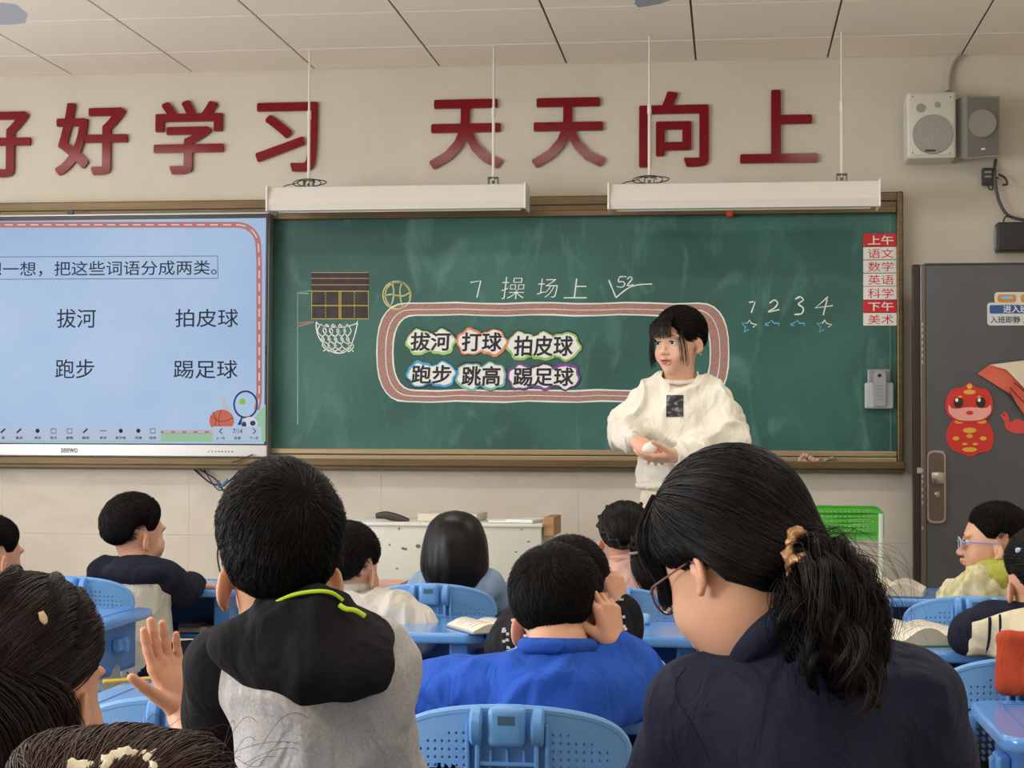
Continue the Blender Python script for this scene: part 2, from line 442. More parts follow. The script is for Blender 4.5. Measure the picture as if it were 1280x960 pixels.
# basketball stand
chalk('chalk_stand', [[(372, 531), (372, 366), (390, 363)], [(372, 366), (386, 367)]], 1.3, M_chalkd, y=YC)
chalk('chalk_stand', [[(372, 408), (392, 403)], [(374, 404), (392, 402)]], 1.8, M_pink)
net = [[(395, 402), (402, 407), (425, 409), (444, 405), (447, 401)], [(395, 403), (397, 418), (407, 433), (416, 440), (428, 441), (437, 435), (443, 420), (447, 404)]]
for a, b, c in ((401, 405, 412), (408, 413, 420), (416, 421, 428), (425, 429, 437), (434, 436, 442)):
    net += [[(a, 405), (a - 4, 414), (b, 424), (a + 2, 432), (c, 440)], [(a, 405), (b + 3, 414), (b - 3, 424), (c, 432), (a + 3, 439)]]
chalk('chalk_net', net, 1.3, smooth=4)
# grid card used as the backboard
gc = thing('grid_card', 'black writing-grid card with yellow lines taped up as a basketball backboard', 'card', (at(425, 370, YG).x, YG, at(425, 370, YG).z))
a_ = at(389, 399, YG); b_ = at(461, 340, YG)
MB().box((a_.x, YG - .002, a_.z), (b_.x, YG - .0002, b_.z)).build('card_sheet', mat('black_card', '#3a3434', .8, col2='#48403f', nscale=20), gc)
yy = YG - .0022
def gl(name, segs, w, m): return ribbon(name, [[W(*p, yy) for p in s] for s in segs], w * .0036, yy, m, gc, thick=.0003)
gl('grid_line', [[(389, 348), (461, 348)], [(389, 356), (461, 356)], [(389, 340.6), (461, 340.6)]], .9, mat('card_tan', '#b89f7c', .8))
gl('grid_line', [[(389, 364), (461, 364)], [(389.6, 364), (389.6, 398.5), (460.5, 398.5), (460.5, 364)], [(424, 364), (424, 399)], [(426, 364), (426, 399)], [(389, 382), (461, 382)]], .9, mat('card_yellow', '#d6c25e', .8))
gl('grid_line', [[(407, y0_), (407, y0_ + 1.5)] for y0_ in range(365, 398, 3)] + [[(443, y0_), (443, y0_ + 1.5)] for y0_ in range(365, 398, 3)], .9, mat('card_yellow', '#d6c25e', .8))['kind'] = 'stuff'
# ball
cx_, cy_ = 496, 369
chalk('chalk_ball', [[(cx_ + 17.5 * math.cos(t / 24 * 2 * math.pi), cy_ + 17.5 * math.sin(t / 24 * 2 * math.pi)) for t in range(25)],
                     [(cx_ + 15.5 * math.cos(t / 24 * 2 * math.pi) + 1, cy_ + 16.5 * math.sin(t / 24 * 2 * math.pi)) for t in range(7, 26)]], 1.6, M_ychalk)
chalk('chalk_ball', [[(489, 352), (492, 362), (491, 376), (487, 384)], [(503, 352), (500, 362), (501, 375), (504, 385)], [(479, 371), (488, 368), (503, 370), (513, 365)]], 1.6, M_ychalk, smooth=4)
# lettering in chalk
def wt(name, s, x0, y0, x1, y1, m, par, Y, off=0, thick=.0006, shear=0, spacing=1, rot=0): return walltext(name, s, x0, y0, x1, y1, Y, m, par, off, thick, shear, spacing, rot)
chalk('chalk_writing', [[(588, 353), (601, 351), (596, 372)]], 1.7)
for s_, x0, y0, x1, y1 in (('操', 627, 346, 656, 374), ('场', 672, 348, 697, 372), ('上', 706, 348, 735, 373)):
    wt('chalk_writing', s_, x0, y0, x1, y1, M_chalk, bb, YC, off=-.014, shear=.12)
chalk('chalk_tick', [[(761, 350), (770, 372)], [(770, 372), (784, 361), (798, 356), (815, 355)]], 1.5, smooth=4)
chalk('chalk_writing', [[(783, 346), (775, 346), (773, 352), (779, 352), (781, 356), (777, 359), (771, 358)], [(784, 349), (788, 346), (790, 349), (784, 357), (792, 356)]], 1.3, smooth=3)
chalk('chalk_numeral', [[(936, 378), (942, 377)], [(944, 377), (939, 391)]], 1.5)
chalk('chalk_numeral', [[(962, 379), (968, 375), (972, 379), (968, 385), (960, 390), (974, 387)]], 1.7, smooth=4)
chalk('chalk_numeral', [[(994, 374), (1000, 371), (1004, 375), (998, 380), (1004, 385), (1002, 392), (993, 393)]], 1.9, smooth=4)
chalk('chalk_numeral', [[(1035, 371), (1019, 385), (1041, 382)], [(1034, 374), (1029, 394)]], 1.7)
for sx_, half in ((936, 0), (965, 1), (997, 1), (1030, 0)):
    left = [(sx_ - 8, 404), (sx_ - 4, 409), (sx_ - 4, 415), (sx_ - 1, 412)]
    if half: chalk('chalk_star', [[(sx_ - 9, 405), (sx_ - 3, 403), (sx_, 400), (sx_ + 2, 404), (sx_ + 9, 404), (sx_ + 8, 407)], [(sx_ - 9, 406), (sx_ - 4, 407)]], 1.4, M_bchalk)
    else:
        chalk('chalk_star', [[(sx_ - 2, 404), (sx_ - 9, 404), (sx_ - 4, 409), (sx_ - 6, 415), (sx_, 412)]], 1.4, M_bchalk)
        chalk('chalk_star', [[(sx_ - 2, 404), (sx_ + 1, 400), (sx_ + 3, 404), (sx_ + 10, 406), (sx_ + 5, 409)]], 1.4)
# chalk bits and the tray things
for px_ in (534, 548, 684, 900):
    p = at(px_, 578, D - .09)
    tag(MB().tube([(p.x - .012, p.y, pz(581) + .006), (p.x + .012, p.y, pz(581) + .006)], .005, 8).build('chalk_stick', M_chalk), 'short white chalk stub on the tray, ' + {534: 'below the left end of the drawn track', 548: 'second from the left', 684: 'below the purple word card', 900: 'near the grey cloth'}[px_], 'chalk', 'chalk stubs on the tray')
# ------------------------------------------------------------------ word cards
M_paper = mat('card_white', '#eef0ee', .6); M_ink = mat('card_ink', '#1c1c26', .6)
cards = [('拔河', 510, 411, 567, 443, '#a9cf7e', 'light green'), ('打球', 574, 411, 631, 444, '#e58f66', 'orange'), ('拍皮球', 638, 415, 721, 450, '#9cc46b', 'olive green'),
         ('跑步', 511, 452, 568, 484, '#4fa9e0', 'bright blue'), ('跳高', 574, 453, 629, 487, '#7fb9b4', 'pale teal'), ('踢足球', 637, 455, 722, 487, '#7b4a9c', 'purple')]
where = ['top left of the six', 'top middle of the six', 'top right of the six', 'bottom left of the six', 'bottom middle of the six', 'bottom right of the six']
for (s_, x0, y0, x1, y1, cc, cn), wh in zip(cards, where):
    c = at((x0 + x1) / 2, (y0 + y1) / 2, YG)
    t = thing('word_card', 'cut-out word card with a %s outline on the chalkboard, %s' % (cn, wh), 'word card', (c.x, YG, c.z), group='word cards on the chalkboard')
    wd = (x1 - x0) * .00358; ht = (y1 - y0) * .00358; nch = len(s_)
    def lobes(grow, Y, th, m, nm):
        mbx = MB(); cw = wd / nch
        for k in range(nch):
            x = c.x - wd / 2 + cw * (k + .5); z = c.z + rnd.uniform(-.004, .004)
            r = ht / 2 - .006 + grow; pts = []
            for a in range(28):
                th_ = a / 28 * 2 * math.pi; rr = r * (1.06 + .07 * math.sin(5 * th_ + k * 2 + len(cn)) + .05 * math.sin(8 * th_ + k))
                pts.append((x + rr * 1.04 * math.cos(th_), z + rr * .98 * math.sin(th_)))
            mbx.prism(pts, Y - th - k * .00025, Y)
            if k: mbx.prism([(x - cw, z - r * .72), (x, z - r * .72), (x, z + r * .72), (x - cw, z + r * .72)], Y - th - .00012 - k * .00025, Y)
        return mbx.build(nm, m, t)
    lobes(.008, YG - .0003, .003, mat('card_dark', '#2a3038', .6), 'backing'); lobes(.0055, YG - .0035, .001, mat('card_' + cn.replace(' ', '_'), cc, .6), 'coloured_border'); lobes(-.003, YG - .0047, .0008, M_paper, 'white_face')
    v, f = textmesh(s_, .022, .01, 1.0)
    v = wallmap(v, c.x, c.z, YG - .0066, wd * .9, ht * .74, .0004, .05)
    mk('lettering', v, f, M_ink, t)
# ------------------------------------------------------------------ timetable cards
M_tred = mat('timetable_red', '#d01622', .45); M_twhite = mat('timetable_white', '#eceae6', .45)
ty = [292, 308.5, 325, 341.5, 358, 375, 391, 407.5]
for k, s_ in enumerate(['上午', '语文', '数学', '英语', '科学', '下午', '美术']):
    red = k in (0, 5); a_ = at(1079, ty[k + 1], YG); b_ = at(1122, ty[k], YG)
    t = thing('timetable_card', ('red' if red else 'white') + ' magnetic timetable strip, ' + ['topmost, reading MORNING in two white characters', 'just under the top red strip', 'second white strip from the top', 'third white strip from the top', 'just above the lower red strip', 'lower of the two red ones', 'lowest of all, under the lower red strip'][k], 'timetable card', ((a_.x + b_.x) / 2, YG, (a_.z + b_.z) / 2), group='timetable strips')
    MB().box((a_.x, YG - .008, a_.z + .0008), (b_.x, YG - .0002, b_.z - .0008), .001).build('strip', M_tred if red else M_twhite, t)
    wt('lettering', s_, 1085, ty[k] + 2.2, 1117, ty[k + 1] - 2.2, M_twhite if red else M_tred, t, YG - .0085, off=.012 if red else 0, thick=.0004)
# red magnet
p = at(912, 267.5, YG - .03)
tag(MB().lathe([(.0, -.02), (.013, -.018), (.017, -.008), (.015, .03)], (p.x, YG - .03, p.z), 'y').build('magnet', mat('magnet_red', '#c23a34', .4), smooth=True), 'small round red magnet under the right board lamp', 'magnet')
# grey control box on the board
a_ = at(1081, 511, YG - .03); b_ = at(1117, 461, YG - .03)
t = thing('pen_box', 'grey plastic board remote in its wall holder on the chalkboard', 'remote holder', ((a_.x + b_.x) / 2, YG, a_.z))
M_gp = mat('grey_plastic', '#b4b8ba', .4); M_gp2 = mat('grey_plastic_dark', '#8d9193', .35)
MB().box((a_.x, YG - .035, a_.z), (b_.x, YG, a_.z + .115), .008).build('holder', M_gp, t)
MB().box((a_.x + .012, YG - .02, a_.z + .09), (b_.x - .01, YG, b_.z), .008).build('back_plate', M_gp2, t)
r_ = MB(); r_.prism([(a_.x + .038, a_.z + .012), (a_.x + .085, a_.z + .012), (a_.x + .09, a_.z + .15), (a_.x + .08, a_.z + .165), (a_.x + .046, a_.z + .165), (a_.x + .035, a_.z + .15)], YG - .055, YG - .034)
rb = r_.build('remote', mat('remote_grey', '#9da2a5', .3, .2), t)
MB().lathe([(.0, -.006), (.007, -.005), (.008, 0)], (a_.x + .062, YG - .055, a_.z + .145), 'y').build('button', M_ink, rb)
for k in range(5): MB().box((a_.x + .047, YG - .057, a_.z + .04 + k * .014), (a_.x + .077, YG - .0545, a_.z + .046 + k * .014)).build('button', M_gp2, rb)

# ------------------------------------------------------------------ board lamps hanging from rods
M_lampbody = mat('board_lamp_paint', '#d8d4cb', .4); M_cord = mat('black_cable', '#26262a', .5)
def board_lamp(xa, ya, xb, yb, yt, Y, rods, label):
    a = at(xa, yb, Y); b = at(xb, yt, Y)
    t = thing('board_lamp', label, 'board lamp', ((a.x + b.x) / 2, Y, a.z), group='board lamps')
    z0, z1 = a.z, b.z; h = z1 - z0
    prof = [(-.02, z0 + .004), (-.085, z0), (-.095, z0 + h * .3), (-.075, z1 - .004), (-.06, z1), (.05, z1), (.055, z1 - .01), (.05, z0 + h * .25)]
    vs = []; n = len(prof)
    for x in (a.x, b.x): vs += [(x, Y + q[0] + .07, q[1]) for q in prof]
    fs = [list(range(n))[::-1], [n + k for k in range(n)]] + [[k, (k + 1) % n, n + (k + 1) % n, n + k] for k in range(n)]
    MB().add(vs, fs).build('lamp_body', M_lampbody, t)
    for x in (a.x, b.x): MB().box((x - .004, Y - .03, z0 - .003), (x + .004, Y + .13, z1 + .001), .002).build('end_cap', mat('lamp_cap', '#e4e1da', .4), t)
    tb = MB()
    tb.tube([(a.x + .03, Y + .07, z0 + .012), (b.x - .03, Y + .07, z0 + .012)], .012, 10); tb.build('light_tube', M_lampw, t)
    for rx in rods:
        x = at(rx, 150, Y).x
        q = MB(); q.tube([(x, Y + .05, z1 + .02), (x, Y + .05, ZC)], .005, 10).tube([(x, Y + .05, z1 + .3), (x, Y + .05, z1 + .34)], .009, 10)
        q.tube([(x, Y + .05, z1 + .02), (x, Y + .05, z1 + .32)], .0065, 10)
        q.build('hanging_rod', mat('rod_paint', '#dedad0', .4), t)
        q = MB(); q.box((x - .022, Y + .03, z1), (x - .018, Y + .07, z1 + .035)).box((x + .018, Y + .03, z1), (x + .022, Y + .07, z1 + .035)).box((x - .022, Y + .03, z1 + .031), (x + .022, Y + .07, z1 + .035))
        q.lathe([(.006, 0), (.006, .03)], (x, Y + .05, z1 + .008), n=8)
        q.build('bracket', mat('bracket_metal', '#6c6a66', .4, .6), t)
    x = at(rods[0], 150, Y).x
    cp = [(x + .03 * math.cos(k * .7) * (1 + .1 * k % 3), Y + .04 + .012 * math.sin(k), z1 + .02 + .016 * math.sin(k * .7)) for k in range(22)]
    cp = cp + [(x - .05, Y + .05, z1 + .022), (x - .10, Y + .05, z1 + .012), (x - .125, Y + .06, z1 + .001)]
    MB().tube(smoothpts(cp, 3), .0022, 6).build('cable', M_cord, t)
    return t
board_lamp(335, 0, 657, 264, 229, 7.58, (383, 615), 'long white lamp box hanging above the left part of the chalkboard, next to the screen')
board_lamp(761, 0, 1099, 262, 225, 7.44, (811, 1053), 'long white lamp box hanging above the right part of the chalkboard')

# ------------------------------------------------------------------ interactive display
M_silver = mat('display_silver', '#a9a7a6', .3, .7); M_bezel = mat('display_black', '#10131a', .25)
YS = D - .13
a_ = at(-213, 569, YS); b_ = at(337, 264, YS)
ds = thing('smart_display', 'large wall display with silver frame showing a blue slide', 'display', ((a_.x + b_.x) / 2, D - .06, a_.z))
X0s, Z0s, X1s, Z1s = a_.x, a_.z, b_.x, b_.z
mb = MB(); mb.box((X0s, YS, Z0s), (X1s, D - .06, Z1s), .006); mb.build('housing', M_silver, ds)
za = at(200, 556, YS).z
MB().box((X0s + .015, YS - .004, za), (X1s - .004, YS + .01, at(200, 268.5, YS).z), .002).build('bezel', M_bezel, ds)
MB().box((at(88, 0, YS).x, YS - .006, at(88, 268, YS).z), (at(95, 0, YS).x, YS + .01, at(88, 262.5, YS).z), .001).build('camera_eye', M_bezel, ds)
YP = YS - .006
sa = at(-203, 552.5, YP); sb = at(332.5, 272.5, YP)
M_scr = mat('slide_blue', '#a5c6ee', .3, col2='#bcd6f6', nscale=1.3, emit=1, spec=.2)
def sm(nm, c, e=1): return mat('slide_' + nm, c, .5, emit=1, spec=.1)
scr = MB().box((sa.x, YP, sa.z), (sb.x, YP + .003, sb.z)).build('screen', M_scr, ds)
def sl(nm, segs, w, m, y=None, smooth=0):
    y = y or YP - .0002
    segs = segs if isinstance(segs[0][0], (tuple, list)) else [segs]
    return ribbon(nm, [[W(*tuple(q), y) for q in (smoothpts(s, smooth) if smooth else s)] for s in segs], w * .00353, y, m, scr, thick=.0002)
arc = [(-203, 280.5)] + [(x, 281) for x in range(-150, 290, 40)] + [(297 + 26 * math.sin(t), 307 - 26 * math.cos(t)) for t in [k * math.pi / 16 for k in range(9)]] + [(324, 330 + k * 20) for k in range(9)] + [(323, 503), (321, 512)]
mk('grass', [(W(x, z, YP)[0], YP - .0002, W(x, z, YP)[1]) for x, z in ((-203, 540), (285, 541), (312, 530), (332, 505), (332, 552), (-203, 552))], [range(6)], sm('green', '#a4d2ac'), scr)
sl('slide_track', arc, 7.5, sm('pink', '#c87f7c'), YP - .0004)
dash = []
L = smoothpts([Vector(p) for p in arc], 4); acc = 0; cur = []
for i in range(1, len(L)):
    acc += (L[i] - L[i - 1]).length
    if acc % 15 < 10.5: cur.append(tuple(L[i]))
    else:
        if len(cur) > 1: dash.append(cur)
        cur = []
dash = [d for d in dash if len(d) > 1]
def resample(ps, step):
    out = []; 
    for i in range(len(ps) - 1):
        a, b = Vector(ps[i]), Vector(ps[i + 1]); m = max(1, int((b - a).length / step))
        for k in range(m): out.append(a.lerp(b, k / m))
    out.append(Vector(ps[-1])); return out
L = resample(arc, 2.0); dash = [[tuple(L[i + k]) for k in range(6)] for i in range(0, len(L) - 6, 8)]
sl('track_dashes', dash, 1.6, sm('white', '#e6e4ee'), YP - .0006)['kind'] = 'stuff'
sl('slide_track', [(200, 540), (290, 540)], 3.2, sm('pink', '#c87f7c'), YP - .0004); sl('track_dashes', [[(x, 540), (x + 9, 540)] for x in range(205, 262, 14)], 1.2, sm('white', '#e6e4ee'), YP - .0006)['kind'] = 'stuff'
sl('text_box', [[(-203, 322), (272, 320)], [(272, 320), (272.4, 348)], [(272.4, 348), (-203, 350)]], .8, sm('ink2', '#4a5a78', .5))
sink = sm('ink', '#1b2740')
def st(s_, x0, y0, x1, y1, off=.004, m=None): return wt('lettering', s_, x0, y0, x1, y1, m or sink, scr, YP - .0004, off=off, thick=.0003)
st('想一想，把这些词语分成两类。', -18, 325, 271, 346)
st('想', -186, 325, -166, 346) if False else None
st('拔河', 71, 386, 120, 410); st('拍皮球', 219, 386, 298, 409); st('跑步', 69, 449, 118, 473); st('踢足球', 217, 450, 297, 473); st('打球', -80, 386, -32, 410); st('跳高', -80, 449, -32, 473)
# pictures of balls and a racket
def disc(nm, cx, cy, rx, ry, m, y, rot=0, n=28):
    pts = [(cx + rx * math.cos(t) * math.cos(rot) - ry * math.sin(t) * math.sin(rot), cy + rx * math.cos(t) * math.sin(rot) + ry * math.sin(t) * math.cos(rot)) for t in [k / n * 2 * math.pi for k in range(n)]]
    return mk(nm, [(W(a, b, y)[0], y, W(a, b, y)[1]) for a, b in pts], [range(n)], m, scr)
mk('bat_picture', [(W(x, z, YP)[0], YP - .0005, W(x, z, YP)[1]) for x, z in ((275, 499), (280, 497), (288, 514), (283, 521))], [range(4)], sm('bat', '#c9ccd6'), scr)
disc('basketball_picture', 277, 526, 15.5, 14, sm('orange', '#d9705a'), YP - .0008)
sl('basketball_picture', [[(263, 520), (277, 527), (292, 522)], [(277, 512), (273, 526), (278, 539)], [(266, 515), (270, 526), (266, 537)]], .9, sm('brown', '#8a3d30', .4), YP - .001, 4)
sl('racket_picture', [[(307 + 14.5 * math.cos(t / 20 * 6.283), 505.5 + 16.5 * math.sin(t / 20 * 6.283)) for t in range(21)]], 2.4, sm('navy', '#1f3f7a', .5), YP - .0008)
sl('racket_picture', [[(303, 521), (298, 531)], [(309, 521), (299, 531)]], 2.4, sm('navy', '#1f3f7a', .5), YP - .0008)
disc('tennis_ball_picture', 303, 502, 4, 4, sm('lime', '#8fcf4e'), YP - .001)
disc('football_picture', 312, 530, 10, 9, sm('white', '#e6e4ee'), YP - .0012)
disc('football_picture', 316, 529, 3.5, 3.2, sm('navy', '#1f3f7a', .5), YP - .0014); disc('football_picture', 305, 531, 3, 4, sm('navy', '#1f3f7a', .5), YP - .0014)
# toolbars
def bar(x0, y0, x1, y1): return mk('toolbar', [(W(x, z, YP)[0], YP - .0016, W(x, z, YP)[1]) for x, z in ((x0, y1), (x1, y1), (x1, y0), (x0, y0))], [range(4)], sm('bar', '#c3d5ee'), scr)
bar(-120, 533, 201, 551); bar(266, 533, 327, 551)
def st2(s_, x0, y0, x1, y1, off=.004): return wt('lettering', s_, x0, y0, x1, y1, sink, scr, YP - .0018, off=off, thick=.0002)
st2('7/14', 291, 536, 303, 542); st2('<', 274, 535, 278, 543); st2('>', 316, 535, 320, 543)
st2('上一页', 270, 546, 281, 549.5, .02); st2('目录', 293, 546, 301, 549.5, .02); st2('下一页', 312, 546, 323, 549.5, .02)
ic = []
for x, s_ in ((4, '笔'), (24, '橡皮'), (47, '清空'), (67, '放大'), (87, '截图'), (107, '撤销'), (129, '更多'), (151, '板中板'), (173, '克隆'), (191, '结束')):
    st2(s_, x - len(s_) * 2.2, 545.5, x + len(s_) * 2.2, 549, .02)
    if x in (47, 151, 173): disc('toolbar_icon', x, 538.5, 2.6, 2.8, sink, YP - .0018, n=12)
    elif x in (67, 87, 191): sl('toolbar_icon', [(x - 3, 536), (x + 3, 536), (x + 3, 541.5), (x - 3, 541.5), (x - 3, 536)], .9, sink, YP - .0017)
    elif x == 129: sl('toolbar_icon', [(x - 4, 538.5), (x + 4, 538.5)], .9, sink, YP - .0017)
    else: sl('toolbar_icon', [(x - 3, 541), (x + 2.5, 536)], 2.2, sink, YP - .0017)
wt('lettering', 'seewo', 76, 560, 97, 566, mat('logo_grey', '#5b5e63', .4), ds, YS - .0003, off=.02)
mb = MB()
for k in range(8):
    c = at(261 + k * 4.2, 564.5, YS); mb.lathe([(.0035, -.0015), (.0035, 0)], (c.x, YS, c.z), 'y', 8)
mb.build('port_buttons', mat('port_dark', '#3a3c40', .4), ds)
c0 = at(332, 438, YS)
MB().box((c0.x - .004, YS - .006, c0.z - .018), (c0.x + .006, YS, c0.z + .02), .002).build('side_button', M_bezel, ds)
# cables below the display
def cable(pxs, Y, r, label, nm='cable', m=None):
    pts = [tuple(at(x, y, Y + (dy if True else 0))) for x, y, dy in pxs]
    return tag(MB().tube(smoothpts(pts, 6), r, 7).build(nm, m or M_cord, smooth=True), label, 'cable')
cable([(316, 568, 0), (300, 575, 0), (290, 578, -.01)], D - .15, .003, 'short black cable plugged into the display corner above the tray')
cable([(243, 587, .05), (262, 603, 0), (276, 609, 0), (284, 625, 0), (284, 650, 0), (272, 690, 0), (277, 722, 0)], D - .07, .0042, 'black cable hanging from the display down to the left desk')
cable([(250, 587, .05), (268, 598, 0), (278, 607, 0), (288, 600, 0), (300, 588, .05)], D - .075, .0035, 'black cable looping under the tray, right of the hanging one')
cable([(255, 587, .05), (270, 610, 0), (280, 612, 0), (292, 605, 0), (312, 588, .05)], D - .08, .003, 'thin black cable looping furthest right under the tray')
t = MB(); c = at(278, 609, D - .08)
t.tube([(c.x - .02, c.y - .01, c.z + .03), (c.x - .01, c.y - .012, c.z), (c.x + .012, c.y - .012, c.z + .012), (c.x + .03, c.y - .01, c.z + .035)], .008, 8)
tag(t.build('cable_tie', mat('tie_blue', '#3f6a96', .5), smooth=True), 'blue tie knotted round the cables under the tray', 'cable tie')
# cloth and pens on the tray
mb = MB()
cdef = {}
# ------------------------------------------------------------------ speakers and adapters
M_spw = mat('speaker_white', '#d9d6cc', .45); M_spg = mat('speaker_grey', '#87857f', .45); M_gr = mat('speaker_grille', '#a6a49d', .6, col2='#8e8c85', nscale=300); M_gr2 = mat('speaker_grille_dark', '#76746e', .6, col2='#66645f', nscale=300)
Y1 = D - .2
a_ = at(1134, 198, Y1); b_ = at(1195, 114, Y1)
t = thing('speaker', 'white loudspeaker with a round grille on the wall, left of the grey one', 'speaker', ((a_.x + b_.x) / 2, D, a_.z))
MB().box((a_.x, Y1, a_.z), (b_.x, D - .02, b_.z), .012).build('cabinet', M_spw, t, smooth=True)
MB().box((a_.x + .01, Y1 - .006, a_.z + .01), (b_.x - .006, Y1 + .01, b_.z - .008), .008).build('front_frame', mat('speaker_white2', '#cfccc2', .5), t, smooth=True)
c = at(1166, 168, Y1 - .006)
q = MB().lathe([(.086, 0), (.084, -.008), (.05, -.012), (0.001, -.013)], tuple(c), 'y', 32).build('woofer_grille', M_gr, t, smooth=True)
for (px_, py_, r) in ((1151, 135, .02), (1172, 131, .013)):
    c = at(px_, py_, Y1 - .006); MB().lathe([(r, 0), (r * .9, -.004), (.001, -.005)], tuple(c), 'y', 20).build('tweeter', M_gr, t, smooth=True)
c = at(1163, 188, Y1 - .02); MB().box((c.x - .022, c.y - .002, c.z - .004), (c.x + .022, c.y + .012, c.z + .004), .001).build('name_badge', mat('badge_dark', '#333333', .4), t)
for px_, py_ in ((1141, 121), (1188, 121), (1141, 191), (1188, 191)):
    c = at(px_, py_, Y1 - .006); MB().lathe([(.004, 0), (.003, -.002), (.001, -.002)], tuple(c), 'y', 10).build('screw', mat('screw', '#8a8880', .3, .6), t)
MB().box((a_.x + .05, D - .03, a_.z + .05), (b_.x - .05, D, a_.z + .2)).build('mount', M_spg, t)
a_ = at(1197, 199, Y1); b_ = at(1251, 119, Y1)
t = thing('speaker', 'grey loudspeaker angled on the wall, right of the white one', 'speaker', ((a_.x + b_.x) / 2, D, a_.z))
x0, x1, z0, z1 = a_.x, b_.x, a_.z, b_.z; Yf = Y1
M_sps = mat('speaker_side', '#8f8d86', .5)
bot = .03
vs = [(x0, Yf + .06, z0 + .02), (x0 + .035, Yf, z0), (x1, Yf + .02, z0 + .012), (x1, D - .03, z0 + .03), (x0 + .03, D - .03, z0 + .03),
      (x0, Yf + .06, z1 - .004), (x0 + .035, Yf, z1), (x1, Yf + .02, z1), (x1, D - .03, z1 - .01), (x0 + .03, D - .03, z1 - .01)]
MB().add(vs, [[0, 1, 2, 3, 4], [5, 6, 7, 8, 9], [0, 1, 6, 5], [1, 2, 7, 6], [2, 3, 8, 7], [3, 4, 9, 8], [4, 0, 5, 9]]).build('cabinet', M_sps, t)
mb = MB(); e = .008
mb.add([(x0 + .035 + e, Yf - .004, z0 + e), (x1 - e, Yf + .015, z0 + .012 + e), (x1 - e, Yf + .015, z1 - e), (x0 + .035 + e, Yf - .004, z1 - e), (x0 + .035 + e, Yf + .01, z0 + e), (x1 - e, Yf + .025, z0 + .012 + e), (x1 - e, Yf + .025, z1 - e), (x0 + .035 + e, Yf + .01, z1 - e)],
       [[0, 1, 2, 3], [4, 5, 6, 7], [0, 1, 5, 4], [1, 2, 6, 5], [2, 3, 7, 6], [3, 0, 4, 7]])
mb.build('grille', M_gr2, t)
c = at(1228, 154, Yf); MB().lathe([(.062, 0), (.058, -.004), (.05, -.004), (.001, -.002)], (c.x, Yf + .0, c.z), 'y', 28).build('woofer', M_spg, t, smooth=True)
c = at(1229, 186, Yf); MB().box((c.x - .008, Yf - .001, c.z - .004), (c.x + .008, Yf + .01, c.z + .003)).build('name_badge', M_chalk, t)
MB().box((x0 + .06, D - .04, z0 + .08), (x1 - .04, D, z0 + .2)).build('mount', M_spg, t)
tag(MB().tube(smoothpts([tuple(at(1185, 114, D - .03)), tuple(at(1185, 100, D - .02)), tuple(at(1188, 82, D - .02)), tuple(at(1197, 68, D - .03))], 5), .013, 10).build('cable_conduit', mat('conduit', '#b9b5a8', .5), smooth=True), 'grey cable conduit rising from the white speaker to the ceiling', 'conduit')
M_blk = mat('black_plastic', '#1c1d1f', .4)
t = thing('power_adapter', 'small black power adapter plugged in below the grey speaker', 'adapter', tuple(at(1235, 228, D)))
a_ = at(1228, 231, D - .04); b_ = at(1241, 210, D - .04)
MB().box((a_.x, D - .05, a_.z), (b_.x, D - .005, b_.z), .004).build('body', M_blk, t)
for k in (0, 1): MB().box((a_.x + .008, D - .053, a_.z + .03 + k * .02), (b_.x - .008, D - .049, a_.z + .038 + k * .02)).build('label_line', M_gp2, t)
cable([(1236, 231, 0), (1236, 236, 0), (1241, 236, 0), (1240, 224, 0), (1248, 222, -.02)], D - .03, .003, 'thin black lead curling under the small power adapter')
cable([(1245, 198, .05), (1243, 215, 0), (1246, 240, 0), (1252, 258, 0), (1262, 270, 0), (1284, 276, 0)], D - .04, .0075, 'thick grey cable running from the grey speaker down to the black box', m=mat('grey_cable', '#4b4e55', .5))
cable([(1248, 218, 0), (1256, 222, 0), (1259, 230, 0), (1253, 231, 0)], D - .05, .005, 'short black plug lead beside the small power adapter')
a_ = at(1247, 314, D - .09); b_ = at(1300, 277, D - .09)
t = thing('wall_box', 'black electronics box on the wall above the open door', 'electronics box', ((a_.x + b_.x) / 2, D, a_.z))
MB().box((a_.x, D - .09, a_.z), (b_.x, D, b_.z), .006).build('body', M_blk, t)
MB().box((a_.x - .004, D - .06, a_.z + .015), (a_.x, D - .01, b_.z - .015), .001).build('connector', M_gp2, t)
cable([(1254, 278, 0), (1257, 271, 0), (1266, 272, .02), (1284, 276, .03)], D - .06, .0035, 'thin black lead entering the top of the wall box')

# ------------------------------------------------------------------ open door
YD = 7.72
a_ = at(1139.5, 560, YD); b_ = at(1139.5, 331, YD)
dx0 = at(1141, 400, YD).x; dz1 = b_.z
M_door = mat('door_grey', '#57585c', .42, .25, col2='#515256', nscale=4); M_doore = mat('door_edge', '#453d3a', .4, .4)
dr = tag(bpy.data.objects.new('door_1', None), kind='structure'); COL.objects.link(dr); dr.location = (dx0, YD, 0)
MB().box((dx0 + .055, YD, .02), (XR - .03, YD + .05, dz1), .003).build('door_leaf', M_door, dr)
MB().box((dx0, YD - .002, .02), (dx0 + .03, YD + .05, dz1 + .001), .003).build('door_edge', mat('door_edge_dark', '#332b29', .4, .4), dr)
MB().box((dx0 + .03, YD - .004, .02), (dx0 + .055, YD + .05, dz1 + .001), .006).build('edge_strip', mat('door_edge_light', '#6a605c', .35, .4), dr)
mb = MB()
for k, py_ in enumerate([405, 412, 420, 428, 436, 444, 452, 588, 595, 602, 612, 620, 628, 660]):
    c = at(1153, py_, YD - .006); mb.box((c.x - .003, YD - .006, c.z - .008), (c.x + .003, YD, c.z + .006))
c = at(1149, 588, YD); mb.box((c.x - .01, YD - .007, c.z - .012), (c.x + .01, YD, c.z + .012))
